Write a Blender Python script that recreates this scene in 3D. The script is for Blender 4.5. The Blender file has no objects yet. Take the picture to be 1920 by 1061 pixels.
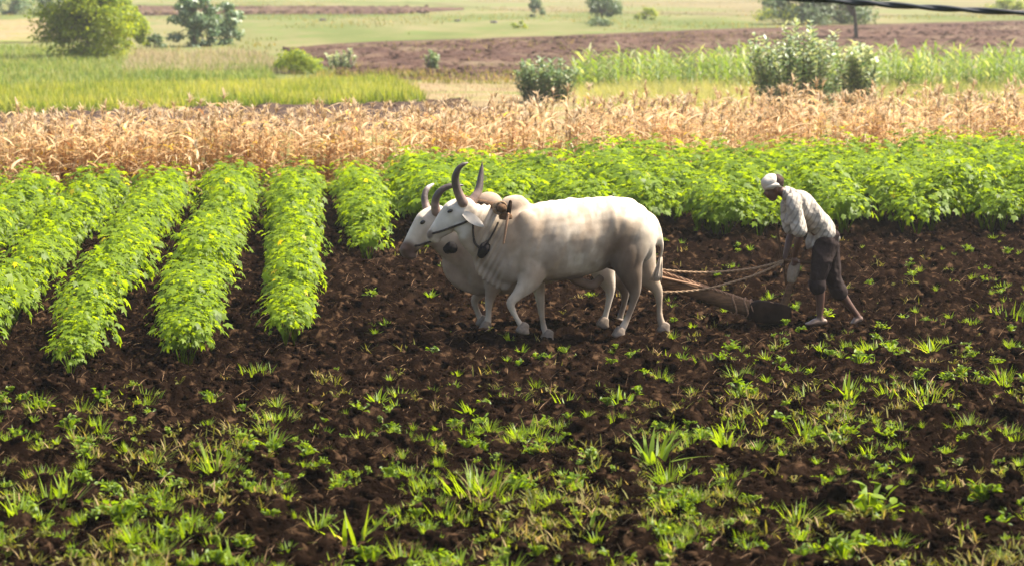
import bpy, math, random
import numpy as np
from mathutils import Vector, Matrix

random.seed(7)
RNG = np.random.default_rng(7)
SC = bpy.context.scene
COL = SC.collection
rad = math.radians

# ------------------------------------------------------------------ camera, sky, sun, exposure
F = 4560.0            # focal length in pixels of a 1920 px wide frame
HC = 3.4              # camera height
YH = -10.0            # level line of the flat field, in pixels
PITCH = math.atan((530.5 - YH) / F)
cam_d = bpy.data.cameras.new('camera')
cam = bpy.data.objects.new('camera', cam_d)
COL.objects.link(cam)
cam.location = (0, 0, HC)
cam.rotation_euler = (math.pi / 2 - PITCH, 0, 0)
cam_d.sensor_width = 36.0
cam_d.lens = F * 36.0 / 1920.0
cam_d.clip_start = 0.5
cam_d.clip_end = 5000
cam_d.dof.use_dof = True
cam_d.dof.focus_distance = 24.0
cam_d.dof.aperture_fstop = 2.6
SC.camera = cam

SUN_EL, SUN_AZ = rad(58), rad(74)      # azimuth measured from +Y (away from the camera) towards +X
world = bpy.data.worlds.new("World")
SC.world = world
world.use_nodes = True
wn = world.node_tree
bg = wn.nodes['Background']
sky = wn.nodes.new('ShaderNodeTexSky')
sky.sky_type = 'NISHITA'
sky.sun_disc = False
sky.sun_elevation = SUN_EL
sky.sun_rotation = SUN_AZ
sky.air_density = 1.0
sky.dust_density = 4.0
wn.links.new(sky.outputs['Color'], bg.inputs['Color'])
bg.inputs['Strength'].default_value = 0.095

sd = Vector((math.cos(SUN_EL) * math.sin(SUN_AZ), math.cos(SUN_EL) * math.cos(SUN_AZ), math.sin(SUN_EL)))
sun_d = bpy.data.lights.new('sun', 'SUN')
sun_d.energy = 5.0
sun_d.angle = rad(0.53)
sun_d.color = (1.0, 0.93, 0.81)
sun = bpy.data.objects.new('sun', sun_d)
COL.objects.link(sun)
sun.rotation_euler = (-sd).to_track_quat('-Z', 'Y').to_euler()
sun.location = (20, 30, 60)

SC.view_settings.view_transform = 'Standard'
SC.view_settings.look = 'None'
SC.view_settings.gamma = 1.0
SC.view_settings.use_curve_mapping = False
SC.view_settings.exposure = 1.55
SC.render.engine = 'CYCLES'
SC.cycles.use_denoising = True
SC.cycles.max_bounces = 8
SC.cycles.transparent_max_bounces = 8
SC.cycles.volume_bounces = 1

# ------------------------------------------------------------------ helpers: projection
CP, SP = math.cos(PITCH), math.sin(PITCH)
CAM = np.array([0.0, 0.0, HC])

def ray(px, py):
    xc, yc = (px - 960.0) / F, (530.5 - py) / F
    return np.array([xc, CP + SP * yc, -SP + CP * yc])

def at(px, py, y):
    """point seen at pixel (px,py) on the vertical plane world Y = y"""
    d = ray(px, py)
    return CAM + d * (y / d[1])

def to_px(P):
    P = np.atleast_2d(P) - CAM
    fw = P[:, 1] * CP - P[:, 2] * SP
    up = P[:, 1] * SP + P[:, 2] * CP
    return 960 + F * P[:, 0] / fw, 530.5 - F * up / fw

def terrain(x, y):
    x = np.asarray(x, float); y = np.asarray(y, float)
    t = np.maximum(0, y - 66)
    h = 0.0122 * (np.sqrt(t * t + 144) - 12)
    h = h + 8e-6 * np.maximum(0, y - 260) ** 2
    return h + np.where(y > 60, 0.05 * np.sin(x * .13 + y * .05) * np.minimum(1, (y - 60) / 60), 0)

def proj(px, py):
    """ground point under a pixel"""
    d = ray(px, py)
    lo, hi = 8.0, 900.0
    for _ in range(50):
        m = .5 * (lo + hi)
        p = CAM + d * (m / d[1])
        if p[2] > terrain(p[0], m): lo = m
        else: hi = m
    p = CAM + d * (lo / d[1])
    return p

# ------------------------------------------------------------------ helpers: noise
def _hash(ix, iy, s):
    n = (ix.astype(np.int64) * 374761393 + iy.astype(np.int64) * 668265263 + s * 1442695041) & 0xFFFFFFFF
    n = ((n ^ (n >> 13)) * 1274126177) & 0xFFFFFFFF
    n = (n ^ (n >> 16)) & 0xFFFFFFFF
    return n / 4294967295.0

def vnoise(x, y, s=0):
    ix, iy = np.floor(x), np.floor(y)
    fx, fy = x - ix, y - iy
    fx = fx * fx * (3 - 2 * fx); fy = fy * fy * (3 - 2 * fy)
    a, b = _hash(ix, iy, s), _hash(ix + 1, iy, s)
    c, d = _hash(ix, iy + 1, s), _hash(ix + 1, iy + 1, s)
    return (a + (b - a) * fx) * (1 - fy) + (c + (d - c) * fx) * fy

def fbm(x, y, s=0, o=4):
    r = 0; a = .5
    for k in range(o):
        r = r + a * vnoise(x * 2 ** k, y * 2 ** k, s + k); a *= .5
    return r

def bumps(x, y, cell, s, fill=.7):
    """rounded clods: the highest of the domes scattered one to a cell"""
    gx, gy = x / cell, y / cell
    ix, iy = np.floor(gx), np.floor(gy)
    best = np.zeros_like(gx)
    for dx in (-1, 0, 1):
        for dy in (-1, 0, 1):
            cx, cy = ix + dx, iy + dy
            px = cx + _hash(cx, cy, s); py = cy + _hash(cx, cy, s + 1)
            r = .35 + .5 * _hash(cx, cy, s + 2)
            hgt = np.where(_hash(cx, cy, s + 3) < fill, .35 + .65 * _hash(cx, cy, s + 4), 0)
            d2 = ((gx - px) ** 2 + (gy - py) ** 2) / (r * r)
            best = np.maximum(best, np.sqrt(np.maximum(0, 1 - d2)) * hgt)
    return best

def soil(x, y):
    x = np.asarray(x, float); y = np.asarray(y, float)
    wx = x + .12 * (fbm(x * 9, y * 9, 40, 2) - .37); wy = y + .12 * (fbm(x * 9, y * 9, 43, 2) - .37)
    h = .16 * (fbm(x * .9, y * .9, 3, 3) - .45)
    h = h + .1 * bumps(wx, wy, .25, 10, .45) + .07 * bumps(wx, wy, .12, 20, .7) + .028 * bumps(wx, wy, .055, 30, .8)
    h = h + .035 * (fbm(x * 20, y * 20, 50, 2) - .4)
    return h - .06

# ------------------------------------------------------------------ helpers: meshes
def mesh_tris(name, V, T, mat=None, smooth=False, rnd=None, col=None):
    V = np.ascontiguousarray(V, np.float32); T = np.ascontiguousarray(T, np.int32)
    me = bpy.data.meshes.new(name)
    me.vertices.add(len(V)); me.vertices.foreach_set('co', V.ravel())
    me.loops.add(T.size); me.loops.foreach_set('vertex_index', T.ravel())
    me.polygons.add(len(T))
    me.polygons.foreach_set('loop_start', np.arange(0, T.size, 3, dtype=np.int32))
    me.polygons.foreach_set('loop_total', np.full(len(T), 3, np.int32))
    if rnd is not None:
        a = me.attributes.new('rnd', 'FLOAT', 'POINT'); a.data.foreach_set('value', np.ascontiguousarray(rnd, np.float32))
    if col is not None:
        a = me.attributes.new('col', 'FLOAT_COLOR', 'POINT')
        c = np.ones((len(V), 4), np.float32); c[:, :3] = col
        a.data.foreach_set('color', c.ravel())
    me.update(calc_edges=True)
    me.validate()
    if smooth: me.polygons.foreach_set('use_smooth', np.ones(len(T), bool))
    if mat: me.materials.append(mat)
    return me

def link(name, me, parent=None, label=None, cat=None, group=None, kind=None, loc=None, rz=None, scale=None):
    o = bpy.data.objects.new(name, me)
    COL.objects.link(o)
    if parent: o.parent = parent
    if label: o['label'] = label
    if cat: o['category'] = cat
    if group: o['group'] = group
    if kind: o['kind'] = kind
    if loc is not None: o.location = [float(v) for v in loc]
    if rz is not None: o.rotation_euler = (0, 0, float(rz))
    if scale is not None: o.scale = (float(scale),) * 3 if np.isscalar(scale) else scale
    return o

class Geo:
    """collects vertex and triangle arrays"""
    def __init__(s): s.V, s.T, s.R, s.n = [], [], [], 0
    def add(s, V, T, r=0.5):
        V = np.asarray(V, float); T = np.asarray(T, int)
        s.V.append(V); s.T.append(T + s.n)
        s.R.append(np.full(len(V), r, float) if np.isscalar(r) else np.asarray(r, float)); s.n += len(V)
        return s
    def get(s): return np.vstack(s.V), np.vstack(s.T), np.concatenate(s.R)
    def mesh(s, name, mat, smooth=False):
        V, T, R = s.get(); return mesh_tris(name, V, T, mat, smooth, R)

def catmull(P, n):
    P = np.asarray(P, float)
    if len(P) < 3: 
        t = np.linspace(0, 1, n)[:, None]; return P[0] + (P[-1] - P[0]) * t
    Q = np.vstack([2 * P[0] - P[1], P, 2 * P[-1] - P[-2]])
    out = []
    for t in np.linspace(0, len(P) - 1 - 1e-9, n):
        i = int(t); f = t - i
        a, b, c, d = Q[i], Q[i + 1], Q[i + 2], Q[i + 3]
        out.append(.5 * (2 * b + (c - a) * f + (2 * a - 5 * b + 4 * c - d) * f * f + (3 * b - a - 3 * c + d) * f ** 3))
    return np.array(out)

def tube(P, R, seg=14, n=None, lat=(0, 1, 0), caps=True, power=1.0):
    """tube along P; R is a radius, or (lateral, other) radii, per point"""
    P = np.asarray(P, float)
    R = np.asarray([(r, r) if np.isscalar(r) else r for r in R], float)
    if n:
        S = catmull(np.hstack([P, R]), n); P, R = S[:, :3], np.maximum(S[:, 3:], .001)
    tan = np.gradient(P, axis=0); tan /= np.linalg.norm(tan, axis=1)[:, None] + 1e-9
    lat = np.asarray(lat, float)
    A = lat - tan * (tan @ lat)[:, None]
    bad = np.linalg.norm(A, axis=1) < .15
    if bad.any():
        alt = np.array([1., 0, 0]); A[bad] = (alt - tan * (tan @ alt)[:, None])[bad]
    A /= np.linalg.norm(A, axis=1)[:, None]
    B = np.cross(tan, A)
    if caps:      # rounded ends
        def capr(i, s):
            m = min(R[i]); c = [(.92, .4), (.6, .8), (.15, .98)]
            return [(P[i] + s * tan[i] * m * d, R[i] * k, A[i], B[i]) for k, d in c]
        st = [x for x in reversed(capr(0, -1))]; en = capr(-1, 1)
        P = np.vstack([[x[0] for x in st], P, [x[0] for x in en]])
        R = np.vstack([[x[1] for x in st], R, [x[1] for x in en]])
        A = np.vstack([[x[2] for x in st], A, [x[2] for x in en]])
        B = np.vstack([[x[3] for x in st], B, [x[3] for x in en]])
    th = np.arange(seg) * 2 * math.pi / seg
    c, s = np.cos(th), np.sin(th)
    V = P[:, None] + A[:, None] * (c[None, :, None] * R[:, None, :1]) + B[:, None] * (s[None, :, None] * R[:, None, 1:])
    k = len(P)
    V = V.reshape(-1, 3)
    T = []
    for i in range(k - 1):
        for j in range(seg):
            a, b = i * seg + j, i * seg + (j + 1) % seg
            T += [(a, b, b + seg), (a, b + seg, a + seg)]
    V = np.vstack([V, P[0], P[-1]]); c0 = k * seg
    for j in range(seg):
        T.append((c0, (j + 1) % seg, j))
        T.append((c0 + 1, (k - 1) * seg + j, (k - 1) * seg + (j + 1) % seg))
    return V, np.array(T)

def _ico(sub):
    t = (1 + 5 ** .5) / 2
    V = [(-1, t, 0), (1, t, 0), (-1, -t, 0), (1, -t, 0), (0, -1, t), (0, 1, t), (0, -1, -t), (0, 1, -t), (t, 0, -1), (t, 0, 1), (-t, 0, -1), (-t, 0, 1)]
    T = [(0, 11, 5), (0, 5, 1), (0, 1, 7), (0, 7, 10), (0, 10, 11), (1, 5, 9), (5, 11, 4), (11, 10, 2), (10, 7, 6), (7, 1, 8),
         (3, 9, 4), (3, 4, 2), (3, 2, 6), (3, 6, 8), (3, 8, 9), (4, 9, 5), (2, 4, 11), (6, 2, 10), (8, 6, 7), (9, 8, 1)]
    V = [np.array(v) / np.linalg.norm(v) for v in V]
    for _ in range(sub):
        m = {}; N = []
        def mid(a, b):
            k = (min(a, b), max(a, b))
            if k not in m:
                v = V[a] + V[b]; V.append(v / np.linalg.norm(v)); m[k] = len(V) - 1
            return m[k]
        for a, b, c in T:
            x, y, z = mid(a, b), mid(b, c), mid(c, a)
            N += [(a, x, z), (b, y, x), (c, z, y), (x, y, z)]
        T = N
    return np.array(V), np.array(T)
ICO = [_ico(0), _ico(1), _ico(2), _ico(3)]

def blob(c, r, rot=None, sub=3):
    V, T = ICO[sub]
    V = V * np.asarray(r, float)
    if rot is not None: V = V @ np.array(rot).T
    return V + np.asarray(c, float), T

def roty(a):
    c, s = math.cos(a), math.sin(a); return np.array([[c, 0, s], [0, 1, 0], [-s, 0, c]])
def rotz(a):
    c, s = math.cos(a), math.sin(a); return np.array([[c, -s, 0], [s, c, 0], [0, 0, 1]])

def fuse(shapes, voxel, smooth=6, fac=.5):
    """one continuous skin round overlapping closed shapes"""
    g = Geo()
    for V, T in shapes: g.add(V, T)
    V, T, _ = g.get()
    me = mesh_tris('fuse_tmp', V, T)
    o = bpy.data.objects.new('fuse_tmp', me); COL.objects.link(o)
    m = o.modifiers.new('r', 'REMESH'); m.mode = 'VOXEL'; m.voxel_size = voxel
    m = o.modifiers.new('s', 'SMOOTH'); m.factor = fac; m.iterations = smooth
    bpy.context.view_layer.update()
    dg = bpy.context.evaluated_depsgraph_get()
    ev = o.evaluated_get(dg); em = ev.to_mesh()
    V = np.empty(len(em.vertices) * 3, np.float32); em.vertices.foreach_get('co', V)
    N = np.empty(len(em.vertices) * 3, np.float32); em.vertices.foreach_get('normal', N)
    em.calc_loop_triangles()
    T = np.empty(len(em.loop_triangles) * 3, np.int32); em.loop_triangles.foreach_get('vertices', T)
    V, N, T = V.reshape(-1, 3).astype(float), N.reshape(-1, 3).astype(float), T.reshape(-1, 3)
    ev.to_mesh_clear()
    bpy.data.objects.remove(o); bpy.data.meshes.remove(me)
    return V, T, N

# vectorised blades and leaves -----------------------------------------------------------
def blades(base, az, L, W, lean, droop, seg=3, rnd=None, twist=.0):
    """grass blades: n curved tapering strips"""
    n = len(base); t = np.linspace(0, 1, seg + 1)
    d = np.stack([np.cos(az), np.sin(az), np.zeros(n)], 1)
    e = np.stack([-np.sin(az + twist), np.cos(az + twist), np.zeros(n)], 1)
    out = L[:, None] * (lean[:, None] * t + droop[:, None] * t * t)
    up = L[:, None] * (np.sqrt(np.maximum(.05, 1 - lean ** 2))[:, None] * t - (droop * .75)[:, None] * t * t)
    C = base[:, None] + d[:, None] * out[..., None]; C[..., 2] += up
    w = W[:, None] * np.minimum(1, (1 - t) * 1.7 + 0.0) * (.55 + .45 * np.minimum(1, t * 4))
    Lf = C - e[:, None] * w[..., None]; Rt = C + e[:, None] * w[..., None]
    V = np.stack([Lf[:, :-1], Rt[:, :-1]], 2).reshape(n, 2 * seg, 3)
    V = np.concatenate([V, C[:, -1:]], 1)
    k = 2 * seg + 1
    T = []
    for i in range(seg - 1):
        a = 2 * i; T += [(a, a + 1, a + 3), (a, a + 3, a + 2)]
    T.append((2 * seg - 2, 2 * seg - 1, 2 * seg))
    T = (np.array(T)[None] + (np.arange(n) * k)[:, None, None]).reshape(-1, 3)
    if rnd is None: rnd = RNG.random(n)
    return V.reshape(-1, 3), T, np.repeat(rnd, k)

LEAF_OVAL = (np.array([(0, 0, 0), (.28, .22, .03), (.3, -.22, .03), (.68, .2, .02), (.68, -.2, .02), (1, 0, -.08), (.5, 0, -.03)]),
             np.array([(0, 2, 6), (0, 6, 1), (1, 6, 3), (2, 4, 6), (3, 6, 5), (6, 4, 5)]))
_lob = [(0, 0, 0), (.0, .42, -.07), (.3, .28, .02), (.62, .5, -.09), (.6, .2, .03), (1.05, 0, -.12), (.6, -.2, .03), (.62, -.5, -.09), (.3, -.28, .02), (.0, -.42, -.07), (.38, 0, .02)]
LEAF_LOBED = (np.array(_lob, float), np.array([(10, i, (i + 1) % 10) for i in range(10)]))
LEAF_QUAD = (np.array([(0, 0, 0), (.5, .3, .06), (.5, -.3, .06), (1, 0, -.05)]), np.array([(0, 2, 1), (1, 2, 3)]))

def leaves(C, N, S, tpl, rnd=None, spin=None):
    n = len(C)
    N = N / (np.linalg.norm(N, axis=1)[:, None] + 1e-9)
    a = RNG.normal(size=(n, 3)) if spin is None else spin
    X = a - N * (a * N).sum(1)[:, None]; X /= np.linalg.norm(X, axis=1)[:, None] + 1e-9
    Y = np.cross(N, X)
    V0, T0 = tpl
    V = C[:, None] + S[:, None, None] * (V0[None, :, :1] * X[:, None] + V0[None, :, 1:2] * Y[:, None] + V0[None, :, 2:] * N[:, None])
    T = (T0[None] + (np.arange(n) * len(V0))[:, None, None]).reshape(-1, 3)
    if rnd is None: rnd = RNG.random(n)
    return V.reshape(-1, 3), T, np.repeat(rnd, len(V0))

def merged(variants, items):
    """variants: list of (V,T,R); items: (variant, x, y, z, rz, scale) -> one Geo"""
    g = Geo()
    items = list(items)
    for vi, (V, T, R) in enumerate(variants):
        it = np.array([i[1:6] for i in items if i[0] == vi], float)
        if not len(it): continue
        c, s = np.cos(it[:, 3]), np.sin(it[:, 3]); sc = it[:, 4]
        X = sc[:, None] * (c[:, None] * V[None, :, 0] - s[:, None] * V[None, :, 1]) + it[:, :1]
        Y = sc[:, None] * (s[:, None] * V[None, :, 0] + c[:, None] * V[None, :, 1]) + it[:, 1:2]
        Z = sc[:, None] * V[None, :, 2] + it[:, 2:3]
        VV = np.stack([X, Y, Z], 2).reshape(-1, 3)
        TT = (T[None] + (np.arange(len(it)) * len(V))[:, None, None]).reshape(-1, 3)
        j = RNG.normal(0, .12, len(it))
        g.add(VV, TT, np.clip((R[None] + j[:, None]).ravel(), 0, 1))
    return g

# ------------------------------------------------------------------ helpers: materials
def lin(r, g, b):
    return tuple(((v / 255) / 12.92 if v / 255 <= .04045 else ((v / 255 + .055) / 1.055) ** 2.4) for v in (r, g, b))

def nodes(name):
    m = bpy.data.materials.new(name); m.use_nodes = True
    nt = m.node_tree; nt.nodes.clear()
    return m, nt, nt.nodes.new, nt.links.new

def ramp(new, stops):
    r = new('ShaderNodeValToRGB'); cr = r.color_ramp
    while len(cr.elements) < len(stops): cr.elements.new(.5)
    for e, (p, c) in zip(cr.elements, stops): e.position = p; e.color = (*c, 1)
    return r

def leaf_mat(name, stops, trans=.45, rough=.45, spec=.4, tboost=(1.25, 1.2, .6)):
    m, nt, new, ln = nodes(name)
    at_ = new('ShaderNodeAttribute'); at_.attribute_name = 'rnd'
    oi = new('ShaderNodeObjectInfo')
    ma = new('ShaderNodeMath'); ma.operation = 'MULTIPLY_ADD'
    ln(oi.outputs['Random'], ma.inputs[0]); ma.inputs[1].default_value = .16
    ln(at_.outputs['Fac'], ma.inputs[2])
    mb = new('ShaderNodeMath'); mb.operation = 'SUBTRACT'; ln(ma.outputs[0], mb.inputs[0]); mb.inputs[1].default_value = .08
    r = ramp(new, stops); ln(mb.outputs[0], r.inputs[0])
    p = new('ShaderNodeBsdfPrincipled'); ln(r.outputs[0], p.inputs['Base Color'])
    p.inputs['Roughness'].default_value = rough; p.inputs['Specular IOR Level'].default_value = spec
    tr = new('ShaderNodeBsdfTranslucent')
    mx = new('ShaderNodeMix'); mx.data_type = 'RGBA'; mx.blend_type = 'MULTIPLY'; mx.inputs[0].default_value = 1
    ln(r.outputs[0], mx.inputs[6]); mx.inputs[7].default_value = (*tboost, 1)
    ln(mx.outputs[2], tr.inputs['Color'])
    ms = new('ShaderNodeMixShader'); ms.inputs[0].default_value = trans
    ln(p.outputs[0], ms.inputs[1]); ln(tr.outputs[0], ms.inputs[2])
    o = new('ShaderNodeOutputMaterial'); ln(ms.outputs[0], o.inputs[0])
    return m

def ground_mat(name, stops, scale=1.0, detail=8, bump=.4, bscale=12, dist=.05, stretch=(1, 1, 1), second=None, rough=.95, spec=.1):
    m, nt, new, ln = nodes(name)
    tc = new('ShaderNodeTexCoord')
    mp = new('ShaderNodeMapping'); mp.inputs['Scale'].default_value = stretch; ln(tc.outputs['Object'], mp.inputs[0])
    n = new('ShaderNodeTexNoise'); n.inputs['Scale'].default_value = scale; n.inputs['Detail'].default_value = detail
    n.inputs['Roughness'].default_value = .65
    ln(mp.outputs[0], n.inputs['Vector'])
    r = ramp(new, stops); ln(n.outputs['Fac'], r.inputs[0])
    colr = r.outputs[0]
    if second:
        n2 = new('ShaderNodeTexNoise'); n2.inputs['Scale'].default_value = second[0]; n2.inputs['Detail'].default_value = 6
        ln(mp.outputs[0], n2.inputs['Vector'])
        r2 = ramp(new, [(second[2], (0, 0, 0)), (second[3], (1, 1, 1))]); ln(n2.outputs['Fac'], r2.inputs[0])
        mx = new('ShaderNodeMix'); mx.data_type = 'RGBA'; ln(r2.outputs[0], mx.inputs[0])
        ln(colr, mx.inputs[6]); mx.inputs[7].default_value = (*second[1], 1); colr = mx.outputs[2]
    p = new('ShaderNodeBsdfPrincipled'); ln(colr, p.inputs['Base Color'])
    p.inputs['Roughness'].default_value = rough; p.inputs['Specular IOR Level'].default_value = spec
    nb = new('ShaderNodeTexNoise'); nb.inputs['Scale'].default_value = bscale; nb.inputs['Detail'].default_value = 8
    nb.inputs['Roughness'].default_value = .7
    ln(tc.outputs['Object'], nb.inputs['Vector'])
    b = new('ShaderNodeBump'); b.inputs['Strength'].default_value = bump; b.inputs['Distance'].default_value = dist
    ln(nb.outputs['Fac'], b.inputs['Height']); ln(b.outputs[0], p.inputs['Normal'])
    o = new('ShaderNodeOutputMaterial'); ln(p.outputs[0], o.inputs[0])
    return m

def plain_mat(name, c1, c2, scale=20, rough=.8, spec=.25, bump=.15, bscale=60, stretch=(1, 1, 1), dist=.01):
    return ground_mat(name, [(.3, c1), (.7, c2)], scale, 5, bump, bscale, dist, stretch, None, rough, spec)

def attr_mat(name, rough=.7, spec=.2, noise=.18, nscale=14, bump=.12, bscale=120, sheen=0.0, sub=0.0):
    """colour from the mesh's own colour attribute, broken up by noise"""
    m, nt, new, ln = nodes(name)
    a = new('ShaderNodeAttribute'); a.attribute_name = 'col'
    tc = new('ShaderNodeTexCoord')
    n = new('ShaderNodeTexNoise'); n.inputs['Scale'].default_value = nscale; n.inputs['Detail'].default_value = 7
    ln(tc.outputs['Object'], n.inputs['Vector'])
    r = ramp(new, [(.3, (1 - noise, 1 - noise * 1.1, 1 - noise * 1.25)), (.7, (1 + noise * .3,) * 3)]); ln(n.outputs['Fac'], r.inputs[0])
    mx = new('ShaderNodeMix'); mx.data_type = 'RGBA'; mx.blend_type = 'MULTIPLY'; mx.inputs[0].default_value = 1
    ln(a.outputs['Color'], mx.inputs[6]); ln(r.outputs[0], mx.inputs[7])
    p = new('ShaderNodeBsdfPrincipled'); ln(mx.outputs[2], p.inputs['Base Color'])
    p.inputs['Roughness'].default_value = rough; p.inputs['Specular IOR Level'].default_value = spec
    p.inputs['Sheen Weight'].default_value = sheen
    nb = new('ShaderNodeTexNoise'); nb.inputs['Scale'].default_value = bscale; nb.inputs['Detail'].default_value = 4
    ln(tc.outputs['Object'], nb.inputs['Vector'])
    b = new('ShaderNodeBump'); b.inputs['Strength'].default_value = bump; b.inputs['Distance'].default_value = .01
    ln(nb.outputs['Fac'], b.inputs['Height']); ln(b.outputs[0], p.inputs['Normal'])
    o = new('ShaderNodeOutputMaterial'); ln(p.outputs[0], o.inputs[0])
    return m

M = {}
SOIL_STOPS = [(.32, (.0045, .0023, .0014)), (.52, (.0105, .0058, .0037)), (.74, (.042, .024, .0145))]
M['soil'] = ground_mat('black_soil', SOIL_STOPS, 5, 9, 1.0, 30, .06, second=(9, (.115, .066, .036), .57, .74), spec=0.0)
M['clod'] = ground_mat('soil_clods', SOIL_STOPS, 9, 9, 1.0, 40, .04, second=(7, (.115, .066, .036), .57, .75), spec=0.0)
M['cotton'] = leaf_mat('cotton_leaf', [(.0, (.065, .11, .005)), (.45, (.14, .22, .009)), (.88, (.2, .28, .016)), (.97, (.42, .36, .03))], .55, .48, .25, (1.9, 1.65, .5))
M['sorghum'] = leaf_mat('dry_sorghum', [(.0, (.28, .14, .06)), (.35, (.54, .38, .19)), (.75, (.7, .56, .34)), (.93, (.72, .6, .42)), (1.0, (.62, .46, .04))], .5, .6, .2, (1.15, 1.0, .85))
M['tassel'] = leaf_mat('sorghum_tassel', [(.0, (.3, .2, .11)), (.6, (.5, .38, .24)), (1, (.62, .5, .34))], .35, .8, .1, (1, .95, .8))
M['maize'] = leaf_mat('maize_leaf', [(.0, (.07, .13, .015)), (.6, (.15, .22, .03)), (1.0, (.4, .42, .22))], .5, .5, .35, (1.5, 1.4, .6))
M['grass'] = leaf_mat('grass_blade', [(.0, (.07, .13, .006)), (.5, (.155, .24, .01)), (.9, (.25, .33, .025)), (1.0, (.42, .38, .14))], .55, .45, .3, (1.8, 1.6, .5))
M['weed'] = leaf_mat('small_weeds', [(.0, (.08, .09, .01)), (.5, (.17, .17, .02)), (.8, (.27, .21, .06)), (1.0, (.38, .26, .12))], .45, .6, .25)
M['straw'] = leaf_mat('dry_straw', [(.0, (.12, .065, .035)), (.5, (.28, .17, .09)), (1.0, (.48, .34, .2))], .15, .8, .15, (1, .9, .7))
M['rice'] = leaf_mat('tall_green_grass', [(.0, (.06, .11, .012)), (.4, (.13, .185, .02)), (.75, (.23, .27, .04)), (1.0, (.4, .37, .11))], .5, .5, .25, (1.5, 1.4, .5))
M['wild'] = leaf_mat('wild_grass', [(.0, (.08, .14, .02)), (.5, (.165, .23, .04)), (1.0, (.32, .31, .12))], .45, .6, .2, (1.3, 1.2, .7))
M['drygrass'] = leaf_mat('dry_wild_grass', [(.0, (.16, .12, .06)), (.5, (.32, .25, .14)), (1.0, (.45, .36, .23))], .45, .7, .2, (1, .95, .8))
M['yellow'] = leaf_mat('yellow_weeds', [(.0, (.13, .17, .04)), (.5, (.3, .3, .09)), (1.0, (.44, .4, .17))], .45, .6, .2)
M['acacia'] = leaf_mat('acacia_leaf', [(.0, (.1, .16, .008)), (.5, (.2, .265, .016)), (1.0, (.3, .33, .035))], .55, .5, .25, (1.7, 1.5, .5))
M['dark_leaf'] = leaf_mat('dark_leaf', [(.0, (.045, .085, .025)), (.5, (.09, .14, .045)), (1.0, (.16, .21, .08))], .35, .45, .4)
M['milkweed'] = leaf_mat('milkweed_leaf', [(.0, (.04, .09, .03)), (.45, (.09, .16, .055)), (.75, (.27, .34, .19)), (1.0, (.55, .56, .4))], .35, .4, .5)
M['bark'] = plain_mat('bark', (.06, .045, .035), (.14, .11, .085), 12, .9, .1, .6, 30)
M['stem'] = plain_mat('green_stem', (.1, .11, .04), (.2, .17, .09), 12, .8, .2)

# ================================================================== THE LAND
def grid_mesh(name, X, Y, Z, mat, smooth=True):
    r, c = X.shape
    V = np.stack([X, Y, Z], 2).reshape(-1, 3)
    i = np.arange(r * c).reshape(r, c)
    a, b, d, e = i[:-1, :-1].ravel(), i[:-1, 1:].ravel(), i[1:, :-1].ravel(), i[1:, 1:].ravel()
    T = np.concatenate([np.stack([a, b, e], 1), np.stack([a, e, d], 1)])
    return mesh_tris(name, V, T, mat, smooth)

M['meadow'] = ground_mat('meadow', [(.3, (.045, .068, .014)), (.45, (.085, .1, .025)), (.57, (.145, .13, .055)), (.72, (.18, .135, .07))], .06, 10, .5, 3, .1, (1, .35, 1), second=(.5, (.085, .115, .025), .5, .7))
# whole land: one sheet to the horizon
ys = np.concatenate([np.linspace(-60, 40, 30), np.linspace(42, 120, 80), np.linspace(122, 400, 100), np.linspace(420, 1500, 40)])
us = np.linspace(-1, 1, 90)
gy, gu = np.meshgrid(ys, us, indexing='ij')
gx = gu * (60 + np.maximum(gy, 0) * .75)
gz = terrain(gx, gy) - .22 * np.clip((52 - gy) / 3, 0, 1)
link('ground', grid_mesh('ground', gx, gy, gz, M['meadow']), kind='structure')

# ploughed black soil
inv = np.linspace(1 / 11.5, 1 / 50.0, 560)
yy = 1 / inv
uu = np.linspace(-1, 1, 600)
gy, gu = np.meshgrid(yy, uu, indexing='ij')
gx = gu * (gy * .235 + 1.6)
gz = soil(gx, gy)
link('ploughed_field', grid_mesh('ploughed_field', gx, gy, gz, M['soil'], False), kind='structure')

def strip(name, front, back, mat, lift, nx=80, ny=24, rough=0.0, seed=0):
    """field lying on the land between two edges given as pixel polylines"""
    f = np.array(front, float); b = np.array(back, float)
    t = np.linspace(0, 1, nx)
    fx = f[0, 0] + (f[-1, 0] - f[0, 0]) * t; bx = b[0, 0] + (b[-1, 0] - b[0, 0]) * t
    wob = lambda x, s: 2.2 * (fbm(x * .02, x * 0 + s, seed + int(s), 3) - .45)
    A = np.array([proj(x, y) for x, y in zip(fx, np.interp(fx, f[:, 0], f[:, 1]) + wob(fx, 3))])
    B = np.array([proj(x, y) for x, y in zip(bx, np.interp(bx, b[:, 0], b[:, 1]) + wob(bx, 7))])
    v = np.linspace(0, 1, ny)[:, None]
    X = A[None, :, 0] + (B - A)[None, :, 0] * v; Y = A[None, :, 1] + (B - A)[None, :, 1] * v
    Z = terrain(X, Y) + lift
    if rough: Z = Z + rough * bumps(X, Y, .6, 77 + seed, .8) * np.minimum(1, 4 * np.minimum(v, 1 - v) + 0 * X)
    link(name, grid_mesh(name, X, Y, Z, mat), kind='structure')
    return A, B

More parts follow.
